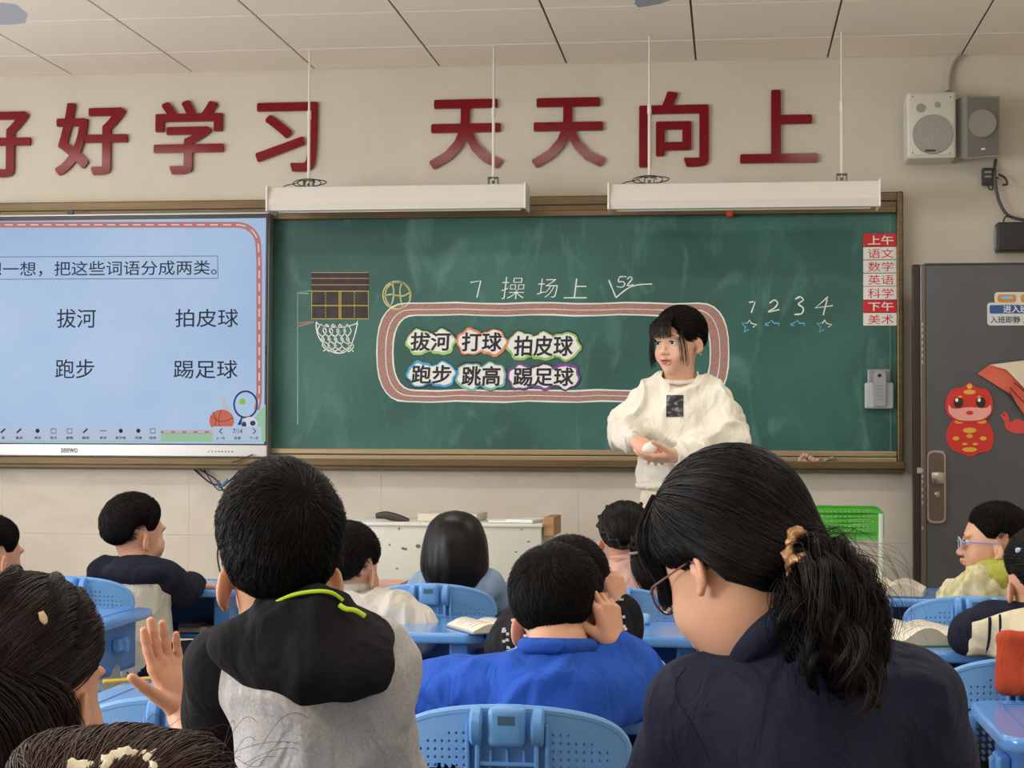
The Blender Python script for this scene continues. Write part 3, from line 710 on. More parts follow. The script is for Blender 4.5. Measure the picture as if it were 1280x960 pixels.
mb.build('latch_plate', mat('latch_metal', '#b9b2a8', .3, .8), dr)
MB().box((dx0 + .05, YD - .003, dz1 - .004), (XR - .03, YD + .052, dz1 + .006), .002).build('top_edge', M_doore, dr)
# lock
M_chr = mat('lock_steel', '#a8a098', .22, .9); M_chrd = mat('lock_bronze', '#6d6058', .3, .8)
YL = YD - .012
def rr_w(x0, y0, x1, y1, rpx, Y):
    a = at(x0, y1, Y); b = at(x1, y0, Y); return roundrect(a.x, a.z, b.x, b.z, rpx * .00346, 6)
hl = MB().prism(rr_w(1159, 563, 1182, 654, 7, YL), YD - .014, YD).build('door_handle', M_chr, dr, smooth=True)
MB().prism(rr_w(1161, 566, 1180, 651, 5.5, YL), YD - .018, YD - .013).build('lock_plate', M_chrd, hl, smooth=True)
a_ = at(1163, 605, YL); b_ = at(1179, 590, YL); MB().box((a_.x, YD - .055, a_.z), (b_.x, YD - .016, b_.z), .006).build('knob', M_chr, hl, smooth=True)
c = at(1171, 618, YL); q = MB().lathe([(.012, 0), (.012, -.012), (.008, -.014), (.001, -.014)], (c.x, YD - .016, c.z), 'y', 16); q.box((c.x - .003, YD - .04, c.z - .012), (c.x + .003, YD - .028, c.z + .012), .001).box((c.x - .012, YD - .036, c.z - .003), (c.x + .003, YD - .028, c.z + .003), .001); q.build('keyhole', M_chr, hl)
# door sign
t = thing('door_sign', 'small blue and white sign with a picture on top stuck to the door', 'sign', tuple(at(1262, 407, YD)))
yy = YD - .001
def plate(nm, x0, y0, x1, y1, r, th, m, par, y=yy):
    return MB().prism(rr_w(x0, y0, x1, y1, r, y), y - th, y).build(nm, m, par)
plate('plate', 1234, 378, 1312, 407, 4, .004, mat('sign_grey', '#cfd3d2', .4), t)
plate('blue_band', 1237, 381, 1312, 392, 2, .001, mat('sign_blue', '#2f4f8e', .4), t, yy - .0042)
plate('picture_panel', 1243, 365, 1300, 380, 4, .005, mat('sign_cream', '#d6d2c0', .4), t)
plate('picture_train', 1247, 368, 1270, 378, 3, .001, mat('sign_orange', '#c98a3f', .4), t, yy - .0055)
plate('picture_window', 1251, 370, 1266, 374, 1, .0008, mat('sign_lightblue', '#8fb9d4', .4), t, yy - .0068)
plate('picture_train', 1276, 368, 1296, 378, 3, .001, mat('sign_orange', '#c98a3f', .4), t, yy - .0055)
wt('lettering', '进入班级', 1254, 381.5, 1296, 391, mat('sign_text', '#e8ecec', .4), t, yy - .0055, off=.01, thick=.0003)
wt('lettering', '入班即静 入座即学', 1238, 395, 1316, 404, mat('sign_dark', '#2c3440', .4), t, yy - .0045, off=.015, thick=.0003)
# ================================================================== FURNITURE
M_blue = mat('blue_plastic', '#5f97d6', .32, col2='#5a90d0', nscale=4, bump=.05, bscale=400)
M_blued = mat('blue_plastic_body', '#3f78c0', .38)
M_bluetop = mat('blue_desk_top', '#5b94da', .2, coat=.3)
M_chair = mat('blue_chair_plastic', '#6ba0da', .42, bump=.08, bscale=500)
M_chairb = mat('blue_hinge_plastic', '#5f98d8', .35)
M_leg = mat('grey_desk_leg', '#a9adb0', .35, .2)
def plan_slab(pts, z0, z1, bev, m, name, parent):
    v, f = curve2d([pts], (z1 - z0) / 2 - bev, bev); v = v.copy(); v[:, 2] += (z0 + z1) / 2
    o = mk(name, v, f, m, parent, local=True); autosmooth(o.data, 50); return o
def make_desk(h=.67, w=.56, d=.44):
    t = thing('student_desk', 'x', 'desk')
    top = plan_slab(roundrect(-w / 2, -d / 2, w / 2, d / 2, .045), h - .026, h, .007, M_bluetop, 'desk_top', t)
    g = MB()
    for x in (-w / 2 + .045, w / 2 - .045): g.box((x - .0015, -d / 2 + .05, h), (x + .0015, d / 2 - .05, h + .0012))
    g.box((-w / 2 + .05, d / 2 - .055, h), (w / 2 - .05, d / 2 - .052, h + .0012))
    for k in range(26): g.box((-w / 2 + .07 + k * (w - .14) / 26, d / 2 - .03, h), (-w / 2 + .077 + k * (w - .14) / 26, d / 2 - .024, h + .0015))
    g.build('rim_line', mat('blue_groove', '#3c6fb4', .4), top, local=True)['kind'] = 'stuff'
    b = MB(); bw = w - .07; z0, z1 = h - .165, h - .026; y0, y1 = -d / 2 + .04, d / 2 - .05
    b.box((-bw / 2, y0, z0), (-bw / 2 + .05, y1, z1), .006).box((bw / 2 - .05, y0, z0), (bw / 2, y1, z1), .006)
    b.box((-bw / 2, y0, z0), (bw / 2, y1, z0 + .014), .004).box((-bw / 2, y1 - .012, z0), (bw / 2, y1, z1), .004)
    b.build('drawer_box', M_blued, t, local=True)
    for s in (-1, 1):
        hk = MB(); hk.box((s * bw / 2, -.03, h - .1), (s * (bw / 2 + .022), .05, h - .065), .005).box((s * (bw / 2 + .004), .01, h - .105), (s * (bw / 2 + .03), .035, h - .07), .005)
        hk.build('side_hook', M_blue, t, local=True)
        lg = MB()
        x = s * (bw / 2 - .015)
        P = smoothpts([(x, -.02, h - .15), (x, .02, h - .22), (x, .05, h - .34), (x, .03, .12), (x, 0, .04)], 5)
        lg.tube(P, .03, 12, rs=[.034 - .006 * math.sin(math.pi * i / (len(P) - 1)) for i in range(len(P))])
        lg.box((x - .022, -d / 2 + .01, .0), (x + .022, d / 2 - .02, .04), .012)
        lg.build('leg', M_leg, t, True, True)
    MB().tube([(-bw / 2 + .02, .05, .3), (bw / 2 - .02, .05, .3)], .015, 10).build('crossbar', M_leg, t, local=True, smooth=True)
    return t
def make_chair():
    t = thing('student_chair', 'x', 'chair')
    hw, zt, zb = .183, .735, .50
    out = []
    for k in range(25):
        a = k / 24; x = hw * math.cos(math.pi * a); z = zt - .085 + .085 * abs(math.sin(math.pi * a)) ** .62
        out.append((x, z))
    out += [(-hw + .004, zb + .05), (-hw + .03, zb), (hw - .03, zb), (hw - .004, zb + .05)]
    holes = []
    for s in (-1, 1):
        for i in range(8):
            for j in range(14):
                x = s * (.070 + i * .0118); z = zt - .034 - j * .0128 - .25 * abs(x) ** 1.0 * .22
                if z > zt - .022 - 1.7 * (abs(x)) ** 2 or z < zb + .03: continue
                holes.append([(x + .0033 * math.cos(q * math.pi / 3), z + .0042 * math.sin(q * math.pi / 3)) for q in range(6)])
    v, f = curve2d([out] + holes, .0045, .0015)
    bm = bmesh.new(); vs = [bm.verts.new(p) for p in v]
    for q in f:
        try: bm.faces.new([vs[i] for i in q])
        except ValueError: pass
    for k in range(-8, 9):
        bmesh.ops.bisect_plane(bm, geom=bm.verts[:] + bm.edges[:] + bm.faces[:], plane_co=(k * .02, 0, 0), plane_no=(1, 0, 0), clear_inner=False, clear_outer=False)
    bend = lambda x: 1.25 * x * x
    for q in bm.verts:
        x, z, th = q.co; q.co = (x, -th + bend(x) + (z - .6) * -.12, z)
    bm.verts.index_update()
    o = mk('backrest', [q.co[:] for q in bm.verts], [[q.index for q in ff.verts] for ff in bm.faces], M_chair, t, local=True); bm.free(); autosmooth(o.data, 35)
    # raised rim
    rim = [(x * 1.005, bend(x) + (z - .6) * -.12, z + .002) for x, z in out[:25]]
    MB().tube(rim, .0075, 8).build('rim', M_chair, o, True, True)
    # centre hinge bracket
    yb = lambda z: -(z - .6) * .12
    q = MB(); q.box((-.030, -.04, zt - .056), (.030, .008, zt + .008), .012); q.build('hinge_roll', M_chairb, t, True, True)
    MB().box((-.013, -.0405, zt - .02), (.014, -.039, zt - .006)).build('hinge_slot', mat('hinge_slot', '#3d5f7c', .5), t, local=True)
    for s in (-1, 1):
        q = MB(); q.box((s * .046 - .004, -.03, zb + .02), (s * .046 + .004, .012, zt + .002), .003); q.box((s * .062 - .003, -.026, zb + .03), (s * .062 + .003, .01, zt - .02), .002)
        q.lathe([(.001, -.010), (.027, -.010), (.032, -.006), (.032, .006), (.027, .010), (.001, .010)], (s * .048, -.012, zt - .026), 'x', 22)
        q.build('hinge_cheek', M_chairb, t, True, True)
    q = MB()
    for z in (zt - .085, zt - .12, zt - .155, zt - .19): q.box((-.045, -.026, z), (.045, .006, z + .006), .001)
    for x in (-.026, 0, .026): q.box((x - .002, -.022, zb + .02), (x + .002, .006, zt - .06), .001)
    q.box((-.045, -.004, zb + .02), (.045, .004, zt - .06)); q.build('hinge_lattice', M_chairb, t, local=True)
    q = MB()
    for x in (-.017, .017): q.lathe([(.005, -.003), (.005, 0)], (x, -.028, zt - .145), 'y', 8)
    q.lathe([(.007, -.003), (.007, 0)], (0, -.028, zt - .12), 'y', 8); q.build('bolts', mat('bolt_steel', '#8b8f92', .3, .8), t, local=True)['kind'] = 'stuff'
    for s in (-1, 1):
        q = MB(); x = s * .145; y = bend(.145)
        q.box((x - .022, y - .045, zb + .02), (x + .022, y + .015, zt - .105), .006); q.box((x - .016, y - .06, zb + .03), (x + .016, y - .04, zt - .125), .006)
        q.build('side_pod', M_chairb, t, True, True)
        lg = MB(); X = s * .165
        lg.tube(smoothpts([(X, .02, zb + .04), (X, .0, .42), (X, -.03, .2), (X, -.1, .015)], 4), .013, 8).tube(smoothpts([(X, .02, .44), (X, .2, .3), (X, .3, .015)], 4), .013, 8)
        lg.build('leg', M_leg, t, True, True)
    q = MB(); q.box((-.18, .03, .385), (.18, .36, .41), .012); q.build('seat', M_chair, t, True, True)
    return t
desk0 = make_desk(); chair0 = make_chair(); used = {}
def place(proto, key, x, y, rz, label, group, sz=1.0):
    if key not in used: used[key] = 1; o = proto
    else: o = copy_tree(proto)
    o.location = (x, y, 0); o.rotation_euler = (0, 0, rz); o.scale = (1, 1, sz); o['label'] = label; o['group'] = group
    return o
def desk(right_px, ynear, label, rz=0, w=.56):
    x = at(right_px, 800, ynear).x - w / 2
    return place(desk0, 'd', x, ynear + .22, rz, label, 'blue student desks')
def chair(cpx, y, label, rz=0):
    return place(chair0, 'c', at(cpx, 750, y).x, y, rz, label, 'blue student chairs')
desk(871, 3.12, 'blue plastic desk under the arms of the boy in the blue sweatshirt')
desk(461, 3.12, 'blue plastic desk behind the raised hand, in front of the empty chair')
x_r = .43 + .28
place(desk0, 'd', x_r + .02, 3.0 + .24, 0, 'blue plastic desk in the bottom right corner of the view', 'blue student desks')
desk(600, 4.46, 'blue plastic desk in front of the boy in the white jacket')
desk(888, 4.46, 'blue plastic desk with a small pale box, right of the boy in blue')
desk(125, 4.57, 'blue plastic desk at the left, turned empty side hook towards the raised hand')
place(desk0, 'd', .40 + .28, 4.25 + .22, 0, 'blue plastic desk with an open book beside the sailor collar', 'blue student desks')
desk(294, 5.65, 'blue plastic desk of the boy in the navy and white jacket by the front wall')
desk(624, 5.68, 'blue plastic desk of the girl with the black bob')
desk(850, 5.66, 'blue plastic desk of the girl with braids')
place(desk0, 'd', .42 + .28, 5.68 + .22, 0, 'blue plastic desk with an open book beneath the green chair', 'blue student desks')
desk(60, 5.7, 'blue plastic desk behind the empty chair at the far left')
chair(637, 2.78, 'blue perforated chair nearest the camera, in the bottom centre')
chair(235, 2.80, 'empty blue perforated chair in front of the raised hand', .1)
chair(722, 3.66, 'blue chair behind the crouching boy, seen past the blue sweatshirt')
chair(396, 3.68, 'blue chair behind the boy in the white jacket, only its right edge showing')
chair(1300, 3.55, 'blue chair draped with an orange red garment')
chair(538, 5.12, 'blue perforated chair behind the girl with the black bob')
chair(764, 5.08, 'blue perforated chair behind the girl with braids')
chair(1219, 4.95, 'blue perforated chair in front of the boy with glasses')
chair(384, 2.10, 'blue chair under the boy in the grey and black jacket')
chair(1010, 1.98, 'blue chair under the woman in the navy shirt')
chair(88, 5.2, 'blue perforated chair behind the boy in the navy and white jacket')

# ------------------------------------------------------------------ green chair
G = mat('green_plastic', '#56b843', .35); Gt = mat('white_tube', '#dfe6dc', .3)
YG2 = 7.35; a_ = at(1008, 674, YG2); b_ = at(1105, 633, YG2)
cx, zt = (a_.x + b_.x) / 2, b_.z; hw = (b_.x - a_.x) / 2; zb = a_.z
t = thing('folding_chair', 'bright green perforated chair with a white tube frame against the front wall', 'chair', (cx, YG2 + .15, 0))
out = roundrect(-hw, zb - zt, hw, 0, (.02, .02, .045, .045))
hs = []
for i in range(13):
    for j in range(5):
        x = -hw + .045 + i * (2 * hw - .09) / 12; z = -.022 - j * .0195
        hs.append([(x + .0052 * math.cos(q * math.pi / 3), z + .0058 * math.sin(q * math.pi / 3)) for q in range(6)])
v, f = curve2d([out] + hs, .006, .002)
o = mk('backrest', np.stack([v[:, 0] + cx, YG2 - v[:, 2] + .5 * v[:, 0] ** 2 * 1.5, v[:, 1] + zt], 1), f, G, t); autosmooth(o.data)
MB().box((cx - hw + .01, YG2 + .03 - .4, .44), (cx + hw - .01, YG2 + .02, .465), .01).build('seat', G, t, smooth=True)
MB().box((cx - hw + .01, YG2 - .05, .575), (cx + hw - .01, YG2 + .0, .60), .005).build('lower_slat', G, t, smooth=True)
for s in (-1, 1):
    q = MB(); X = cx + s * (hw - .012)
    q.tube([(X, YG2 + .012, zt - .03), (X, YG2 + .0, .46), (X, YG2 - .32, .01)], .011, 10).tube([(X - s * .02, YG2 - .3, .45), (X - s * .02, YG2 + .1, .01)], .011, 10)
    q.build('leg', Gt, t, smooth=True)

# ------------------------------------------------------------------ teacher's podium
M_pod = mat('podium_paint', '#cfcec4', .45, col2='#c4c3b8', nscale=3); M_wood = mat('pale_wood', '#b98e62', .5, col2='#a67c52', nscale=6, nstretch=(1, 8, 8))
YPd = 6.7; a_ = at(432, 724, YPd); b_ = at(677, 655, YPd)
pd = thing('podium', 'low grey white metal lectern cabinet with scuffed front and wooden side flap', 'lectern', ((a_.x + b_.x) / 2, YPd + .25, 0))
MB().box((a_.x, YPd, .02), (b_.x, YPd + .5, b_.z - .012), .006).build('body', M_pod, pd, smooth=True)
MB().box((a_.x - .005, YPd - .006, b_.z - .014), (b_.x + .004, YPd + .5, b_.z), .004).build('top', mat('podium_top', '#d9d8cf', .4), pd, smooth=True)
mb = MB()
for px_, py_, w_, h_ in ((505, 686, 5, 2.5), (522, 683, 4, 3), (499, 661, 1.5, 2), (487, 681, 1.5, 1.5), (496, 711, 2, 1.5), (645, 690, 2, 1.2), (660, 677, 3, 1), (652, 662, 2, .8), (600, 700, 2, 1)):
    c = at(px_, py_, YPd - .001); n = 7; mb.prism([(c.x + w_ * .003 * math.cos(k / n * 6.28) * rnd.uniform(.5, 1.2), c.z + h_ * .003 * math.sin(k / n * 6.28) * rnd.uniform(.5, 1.2)) for k in range(n)], YPd - .0012, YPd)
mb.build('scuff_marks', mat('scuff', '#6f6d66', .8), pd)['kind'] = 'stuff'
c0 = at(679, 664, YPd); MB().box((c0.x - .003, YPd + .02, c0.z - .02), (at(692, 650, YPd).x, YPd + .3, at(690, 651, YPd).z + .012), .003).build('wooden_flap', M_wood, pd)
PZ = b_.z
def slabthing(nm, px0, px1, Y0, Y1, z, h, m, label, cat, rz=0, bev=.002):
    x0, x1 = at(px0, 650, Y0).x, at(px1, 650, Y0).x; cx, cy = (x0 + x1) / 2, (Y0 + Y1) / 2
    M = Matrix.Translation((cx, cy, z)) @ Matrix.Rotation(rz, 4, 'Z')
    return tag(MB().box((-(x1 - x0) / 2, -(Y1 - Y0) / 2, 0), ((x1 - x0) / 2, (Y1 - Y0) / 2, h), bev, M=M).build(nm, m), label, cat)
slabthing('box_lid', 522, 596, YPd + .1, YPd + .4, PZ + .001, .03, mat('lid_cream', '#cfc9bb', .6), 'flat cream tray lying on the podium behind the bob haircut', 'tray')
slabthing('paper_sheet', 604, 648, YPd + .06, YPd + .3, PZ + .001, .006, M_paper, 'thin stack of white papers on the podium, left one', 'paper', .2)
slabthing('paper_sheet', 640, 676, YPd + .05, YPd + .28, PZ + .001, .012, mat('paper_cool', '#dcdfe0', .7), 'white papers near the wooden flap of the podium, right one', 'paper', -.25)
q = MB().tube(smoothpts([tuple(at(470, 645, YPd + .1)), tuple(at(482, 644, YPd + .1)), tuple(at(498, 648, YPd + .1)), tuple(at(511, 652, YPd + .1))], 5), .01, 10, rs=[.011 + .006 * math.sin(k / 15 * 3.1) for k in range(16)])
for i, p_ in enumerate(q.v): q.v[i] = (p_[0], p_[1], max(PZ + .001, p_[2]))
tag(q.build('pen_pouch', mat('dark_brown_leather', '#3a2a28', .5), smooth=True), 'dark brown pen pouch slumped on the left of the podium', 'pouch')

# ------------------------------------------------------------------ books
M_page = mat('book_page', '#e4dfd0', .8, col2='#d4cdbd', nscale=40, nstretch=(1, 12, 1)); M_edge = mat('page_edge', '#cfc8b0', .85, col2='#b9b29a', nscale=60, nstretch=(1, 1, 30))
def open_book(cx, cy, z, w, d, h, rz, label, cover, nm='open_book', group=None, pr=None):
    t = thing(nm, label, 'book', (cx, cy, z), rz=rz, group=group)
    N = 12; vs = []; 
    prof = [(-1 + 2 * i / N) for i in range(N + 1)]
    hh = lambda u: h * (.35 + .75 * math.sin(math.pi * min(1, abs(u) * .95 + .12)) ** .8 * (1 if u < 0 else .8))
    for y in (-d / 2, d / 2):
        for u in prof: vs.append((u * w / 2, y, hh(u)))
        for u in prof: vs.append((u * w / 2, y, .004))
    n = N + 1; fs = []; mi = []
    for i in range(N):
        fs += [[i, i + 1, 2 * n + i + 1, 2 * n + i], [n + i, i + 0, i + 1, n + i + 1][::-1], [3 * n + i, 2 * n + i, 2 * n + i + 1, 3 * n + i + 1]]; mi += [0, 1, 1]
    fs += [[0, n, 3 * n, 2 * n], [n - 1, 2 * n - 1, 4 * n - 1, 3 * n - 1][::-1]]; mi += [1, 1]
    mk('pages', vs, fs, None, t, local=True, mats=[M_page, M_edge], midx=mi)
    MB().box((-w / 2 - .004, -d / 2 - .003, 0), (w / 2 + .004, d / 2 + .003, .004), .001).build('cover', cover, t, local=True)
    if pr:
        g = MB()
        for s in (-1, 1):
            for k in range(pr):
                y = d / 2 - .02 - k * (d - .04) / pr; u0, u1 = (.14, .86)
                pts = []
                for q in range(5):
                    u = s * (u0 + (u1 - u0 * 1.0) * q / 4 * (1 if k % 3 else .8)); pts.append((u * w / 2, y, hh(u) + .0006))
                g.add([(p[0], p[1] - .0022, p[2]) for p in pts] + [(p[0], p[1] + .0022, p[2]) for p in pts], [[i, i + 1, 6 + i, 5 + i] for i in range(4)])
        g.build('printed_lines', mat('print_grey', '#8f8a86', .8), t, local=True)['kind'] = 'stuff'
    return t
HD = .67
M_cov1 = mat('cover_blue', '#7f93a8', .5); M_cov2 = mat('cover_red', '#b5483c', .5); M_cov3 = mat('cover_green', '#7d9c6a', .5)
p = at(1120, 738, 5.85); open_book(p.x - .02, 5.86, HD + .001, .22, .24, .045, -.15, 'thick open book on the desk beside the green chair leg', M_cov1, pr=9)
p = at(1156, 790, 4.45); open_book(p.x, 4.48, HD + .001, .21, .26, .04, .3, 'open book with pale pages on the desk left of the sailor collar', M_cov3, pr=9)
p = at(1090, 780, 4.6); open_book(.46, 4.58, HD + .001, .12, .2, .02, .1, 'thin open notebook on the desk behind the curly ponytail', M_cov2, pr=6)
p = at(838, 872, 3.3); open_book(p.x - .01, 3.33, HD + .001, .22, .19, .012, .05, 'open picture textbook beside the right arm of the boy in blue', M_cov2, pr=5)
p = at(500, 850, 3.3); open_book(p.x + .04, 3.36, HD + .001, .2, .17, .012, -.1, 'open textbook beside the left arm of the boy in blue', M_cov2, pr=5)
p = at(600, 790, 4.6); open_book(p.x + .03, 4.56, HD + .001, .16, .2, .022, .5, 'dog-eared open exercise book next to the patterned black sleeve', M_cov1, pr=6)
p = at(478, 738, 5.8); slabthing('textbook', 462, 500, 5.72, 5.9, HD + .001, .02, mat('cover_pink', '#c59a8c', .6), 'closed pinkish textbook on the desk of the bob haircut girl', 'book')
slabthing('textbook', 225, 262, 3.28, 3.5, HD + .001, .01, mat('cover_white', '#d9d2cd', .6, col2='#c2a09a', nscale=30), 'pale closed textbook on the desk behind the raised hand', 'book', .2)
slabthing('textbook', 222, 258, 5.72, 5.86, HD - .148, .018, mat('cover_tan', '#b7a38c', .6), 'tan book inside the open desk compartment on the left', 'book', .1)
slabthing('textbook', 226, 252, 5.70, 5.84, HD - .129, .012, mat('cover_dark', '#4c4648', .6), 'dark book on top of the tan one in the left desk compartment', 'book', -.1)
c = at(793, 772, 4.62)
t = thing('eraser_box', 'small white and pale yellow plastic box on the blue desk', 'box', (c.x, 4.66, HD))
MB().box((c.x - .024, 4.645, HD), (c.x + .024, 4.675, HD + .02), .005).build('base', mat('box_white', '#dfe3e4', .4), t, smooth=True)
MB().box((c.x - .022, 4.647, HD + .02), (c.x + .022, 4.673, HD + .032), .005).build('lid', mat('box_yellow', '#dcdba6', .4), t, smooth=True)
t = thing('pencil_case', 'translucent blue case standing behind the small pale box', 'pencil case', (c.x - .06, 4.77, HD))
MB().box((c.x - .16, 4.74, HD), (c.x + .035, 4.79, HD + .028), .01).build('case', mat('case_blue', '#7fb2e4', .3), t, smooth=True)
c = at(226, 724, 5.8); tag(MB().box((c.x - .02, 5.78, HD), (c.x + .02, 5.82, HD + .014), .005).build('eraser', M_paper), 'white eraser on the desk by the navy sleeve', 'eraser')
c = at(404 / 2.4, 860, 3.3)
# yellow pencil lying on the near left desk
c = at(172, 862, 3.45); tag(MB().tube([(c.x - .06, 3.42, HD + .005), (c.x + .05, 3.5, HD + .005)], .0042, 6).build('pencil', mat('pencil_yellow', '#d8b431', .5)), 'yellow pencil on the desk behind the raised hand', 'pencil')

# ------------------------------------------------------------------ door decorations
yy = YD - .001
def blob_px(nm, pts, Y, th, m, par, smooth=5):
    P = smoothpts([(a, b) for a, b in pts] + [pts[0]], smooth)[:-1]
    return MB().prism([W(p.x, p.y, Y) for p in P], Y - th, Y).build(nm, m, par)
def oval_px(nm, cx, cy, rx, ry, Y, th, m, par): return MB().prism([W(cx + rx * math.cos(k / 20 * 6.283), cy + ry * math.sin(k / 20 * 6.283), Y) for k in range(20)], Y - th, Y).build(nm, m, par)
R_ = mat('festive_red', '#cf2b22', .5); R2 = mat('festive_pink', '#e9a39a', .5); GO = mat('festive_gold', '#e0a83e', .45); DK = mat('festive_dark', '#2a1512', .4)
t = thing('door_decoration', 'red and gold festive paper figure with a round pink cheeked face on the door', 'decoration', tuple(at(1212, 570, YD)))
blob_px('body_cutout', [(1196, 520), (1186, 532), (1183, 548), (1190, 562), (1203, 567), (1213, 571), (1224, 566), (1237, 563), (1242, 549), (1239, 535), (1229, 522), (1212, 516)], yy, .004, R_, t)
blob_px('head_cutout', [(1212, 477), (1203, 484), (1190, 487), (1182, 502), (1184, 517), (1196, 526), (1212, 528), (1230, 525), (1240, 515), (1240, 499), (1233, 487), (1220, 484)], yy - .0045, .004, R_, t)
blob_px('face_patch', [(1186, 505), (1192, 511), (1212, 509), (1232, 510), (1238, 506), (1238, 516), (1228, 524), (1212, 526), (1196, 524), (1186, 515)], yy - .009, .001, R2, t)
for x in (1198, 1226):
    e = oval_px('eye', x, 503, 6, 7, yy - .0102, .001, DK, t); oval_px('eye_glint', x - 2, 500, 2, 2.4, yy - .0113, .0006, M_paper, e)
oval_px('mouth', 1212, 516, 4.5, 2.5, yy - .0102, .001, R_, t)
for gi_, (cx_, cy_, rx, ry) in enumerate(((1212, 490, 9, 3.5), (1212, 483, 4, 4), (1199, 527, 7, 3), (1227, 527, 7, 3), (1212, 538, 10, 4), (1212, 545, 5, 3), (1195, 548, 5, 3), (1229, 548, 5, 3), (1212, 562, 11, 3.5), (1200, 496, 3, 1.5), (1224, 496, 3, 1.5), (1206, 555, 4, 2), (1219, 555, 4, 2))):
    oval_px('gold_detail', cx_, cy_, rx * .85, ry * .85, (yy - .0102 if cy_ < 525 else yy - .0052) - gi_ * .00015, .001, GO, t)
OR = mat('paper_salmon', '#dc6a50', .55, col2='#cf5a44', nscale=10); CR = mat('paper_cream', '#dccdb8', .6)
t = thing('paper_petal', 'folded salmon and cream paper fan taped to the door', 'decoration', tuple(at(1262, 490, YD)))
mb = MB(); PP = [at(1222, 467, yy - .012), at(1237, 456, yy - .03), at(1300, 452, yy - .01), at(1300, 545, yy - .03), at(1283, 522, yy - .012), at(1262, 492, yy - .02)]
P1 = [tuple(p) for p in PP]; mb.add(P1 + [(p[0], p[1] + .006, p[2]) for p in P1], [[0, 1, 5], [1, 2, 5], [2, 3, 5], [3, 4, 5], [6, 7, 11], [7, 8, 11], [8, 9, 11], [9, 10, 11]] + [[k, (k + 1) % 6, 6 + (k + 1) % 6, 6 + k] for k in range(6)])
mb.build('fan', OR, t)
mb = MB(); P1 = [tuple(at(a, b, yy - .034)) for a, b in ((1237, 456), (1300, 448), (1300, 490), (1281, 486), (1258, 462))]
mb.add(P1 + [(p[0], p[1] + .003, p[2]) for p in P1], [[0, 1, 2, 3, 4], [5, 6, 7, 8, 9]] + [[k, (k + 1) % 5, 5 + (k + 1) % 5, 5 + k] for k in range(5)]); mb.build('cream_fold', CR, t)
mb = MB()
for a, b in (((1262, 484), (1280, 503)), ((1267, 478), (1284, 492)), ((1262, 490), (1274, 512))):
    p0, p1 = at(*a, yy - .036), at(*b, yy - .036); mb.tube([p0, p1], .0022, 6)
mb.build('brush_mark', DK, t)['kind'] = 'stuff'
t = thing('paper_bird', 'small red paper cut-out under the salmon fan on the door', 'decoration', tuple(at(1268, 530, YD)))
blob_px('cutout', [(1250, 520), (1256, 515), (1261, 521), (1262, 528), (1272, 524), (1285, 530), (1283, 540), (1270, 542), (1258, 536), (1255, 526)], yy, .003, mat('paper_red', '#d4433f', .5), t)
oval_px('eye', 1255, 519, 1, 1.2, yy - .0032, .001, DK, t)

# ------------------------------------------------------------------ ceiling fans
M_fan = mat('fan_paint', '#aeb4c0', .3, .1)
def ceiling_fan(hub, tipdir, label, L=.62):
    t = thing('ceiling_fan', label, 'fan', hub, group='ceiling fans')
    MB().lathe([(.001, -.05), (.08, -.045), (.1, -.02), (.1, .03), (.06, .06), (.02, .07), (.001, .07)], (0, 0, 0), n=24).build('motor', M_fan, t, True, True)
    MB().tube([(0, 0, .06), (0, 0, ZC - hub[2])], .012, 10).build('downrod', M_fan, t, local=True)
    for k in range(3):
        a = tipdir + k * 2.0944; M = Matrix.Rotation(a, 4, 'Z') @ Matrix.Rotation(-.25, 4, 'X')
        out = [(.1, -.03), (.2, -.055), (L - .06, -.075), (L - .012, -.06), (L, 0), (L - .03, .06), (L - .08, .07), (.2, .05), (.1, .03)]
        v, f = curve2d([out], .002, 0); v = np.array([list(M @ Vector(p)) for p in v]); mk('blade', v, f, M_fan, t, local=True)
tp = atz(35, 17, 2.52); ceiling_fan((tp.x - .62, tp.y - .02, 2.52), .03, 'ceiling fan whose blade tip shows in the top left corner')
tp = atz(822, 5, 2.52); ceiling_fan((tp.x, tp.y - .62, 2.52), math.pi / 2, 'ceiling fan whose blade tip shows at the top, right of centre')

# ------------------------------------------------------------------ rag on the tray
def cloth(nm, pxs, Y, r, m, label, cat):
    zt_ = pz(577)
    mb = MB()
    for ps in pxs:
        P = smoothpts([tuple(at(a, b, Y + dy)) for a, b, dy in ps], 5); k = len(P)
        mb.tube(P, r, 8, rs=[r * (.55 + .6 * abs(math.sin(i * 1.3 + len(ps)))) for i in range(k)])
    return tag(mb.build(nm, m, smooth=True), label, cat)
cloth('rag', [[(999, 581, 0), (1001, 573, 0), (1006, 569, 0), (1014, 573, 0), (1022, 578, 0)], [(1000, 582, 0), (1010, 580, 0), (1020, 579, 0), (1030, 582, 0)], [(1003, 575, 0), (1012, 580, 0), (1024, 574, 0)]], D - .095, .012, mat('rag_pink', '#c7a392', .9, bump=.6, bscale=90), 'crumpled pinkish cloth on the chalk tray', 'cloth')
cloth('rag', [[(1024, 581, 0), (1033, 575, 0), (1041, 573, 0), (1047, 578, 0), (1054, 582, 0)], [(1028, 582, 0), (1040, 578, 0), (1050, 582, 0), (1060, 583, 0)]], D - .095, .009, mat('rag_grey', '#a39d85', .9, col2='#58554a', nscale=40, bump=.6, bscale=90), 'crumpled grey green cloth on the chalk tray, right of the pink one', 'cloth')
c0, c1 = at(1080, 580, D - .1), at(1118, 580, D - .1)
tag(MB().tube([(c0.x, D - .09, c0.z), (c1.x, D - .09, c0.z)], .004, 8).build('pointer', mat('pointer_brown', '#7a4a38', .5)), 'thin brown pointer stick lying in the chalk tray', 'pointer')
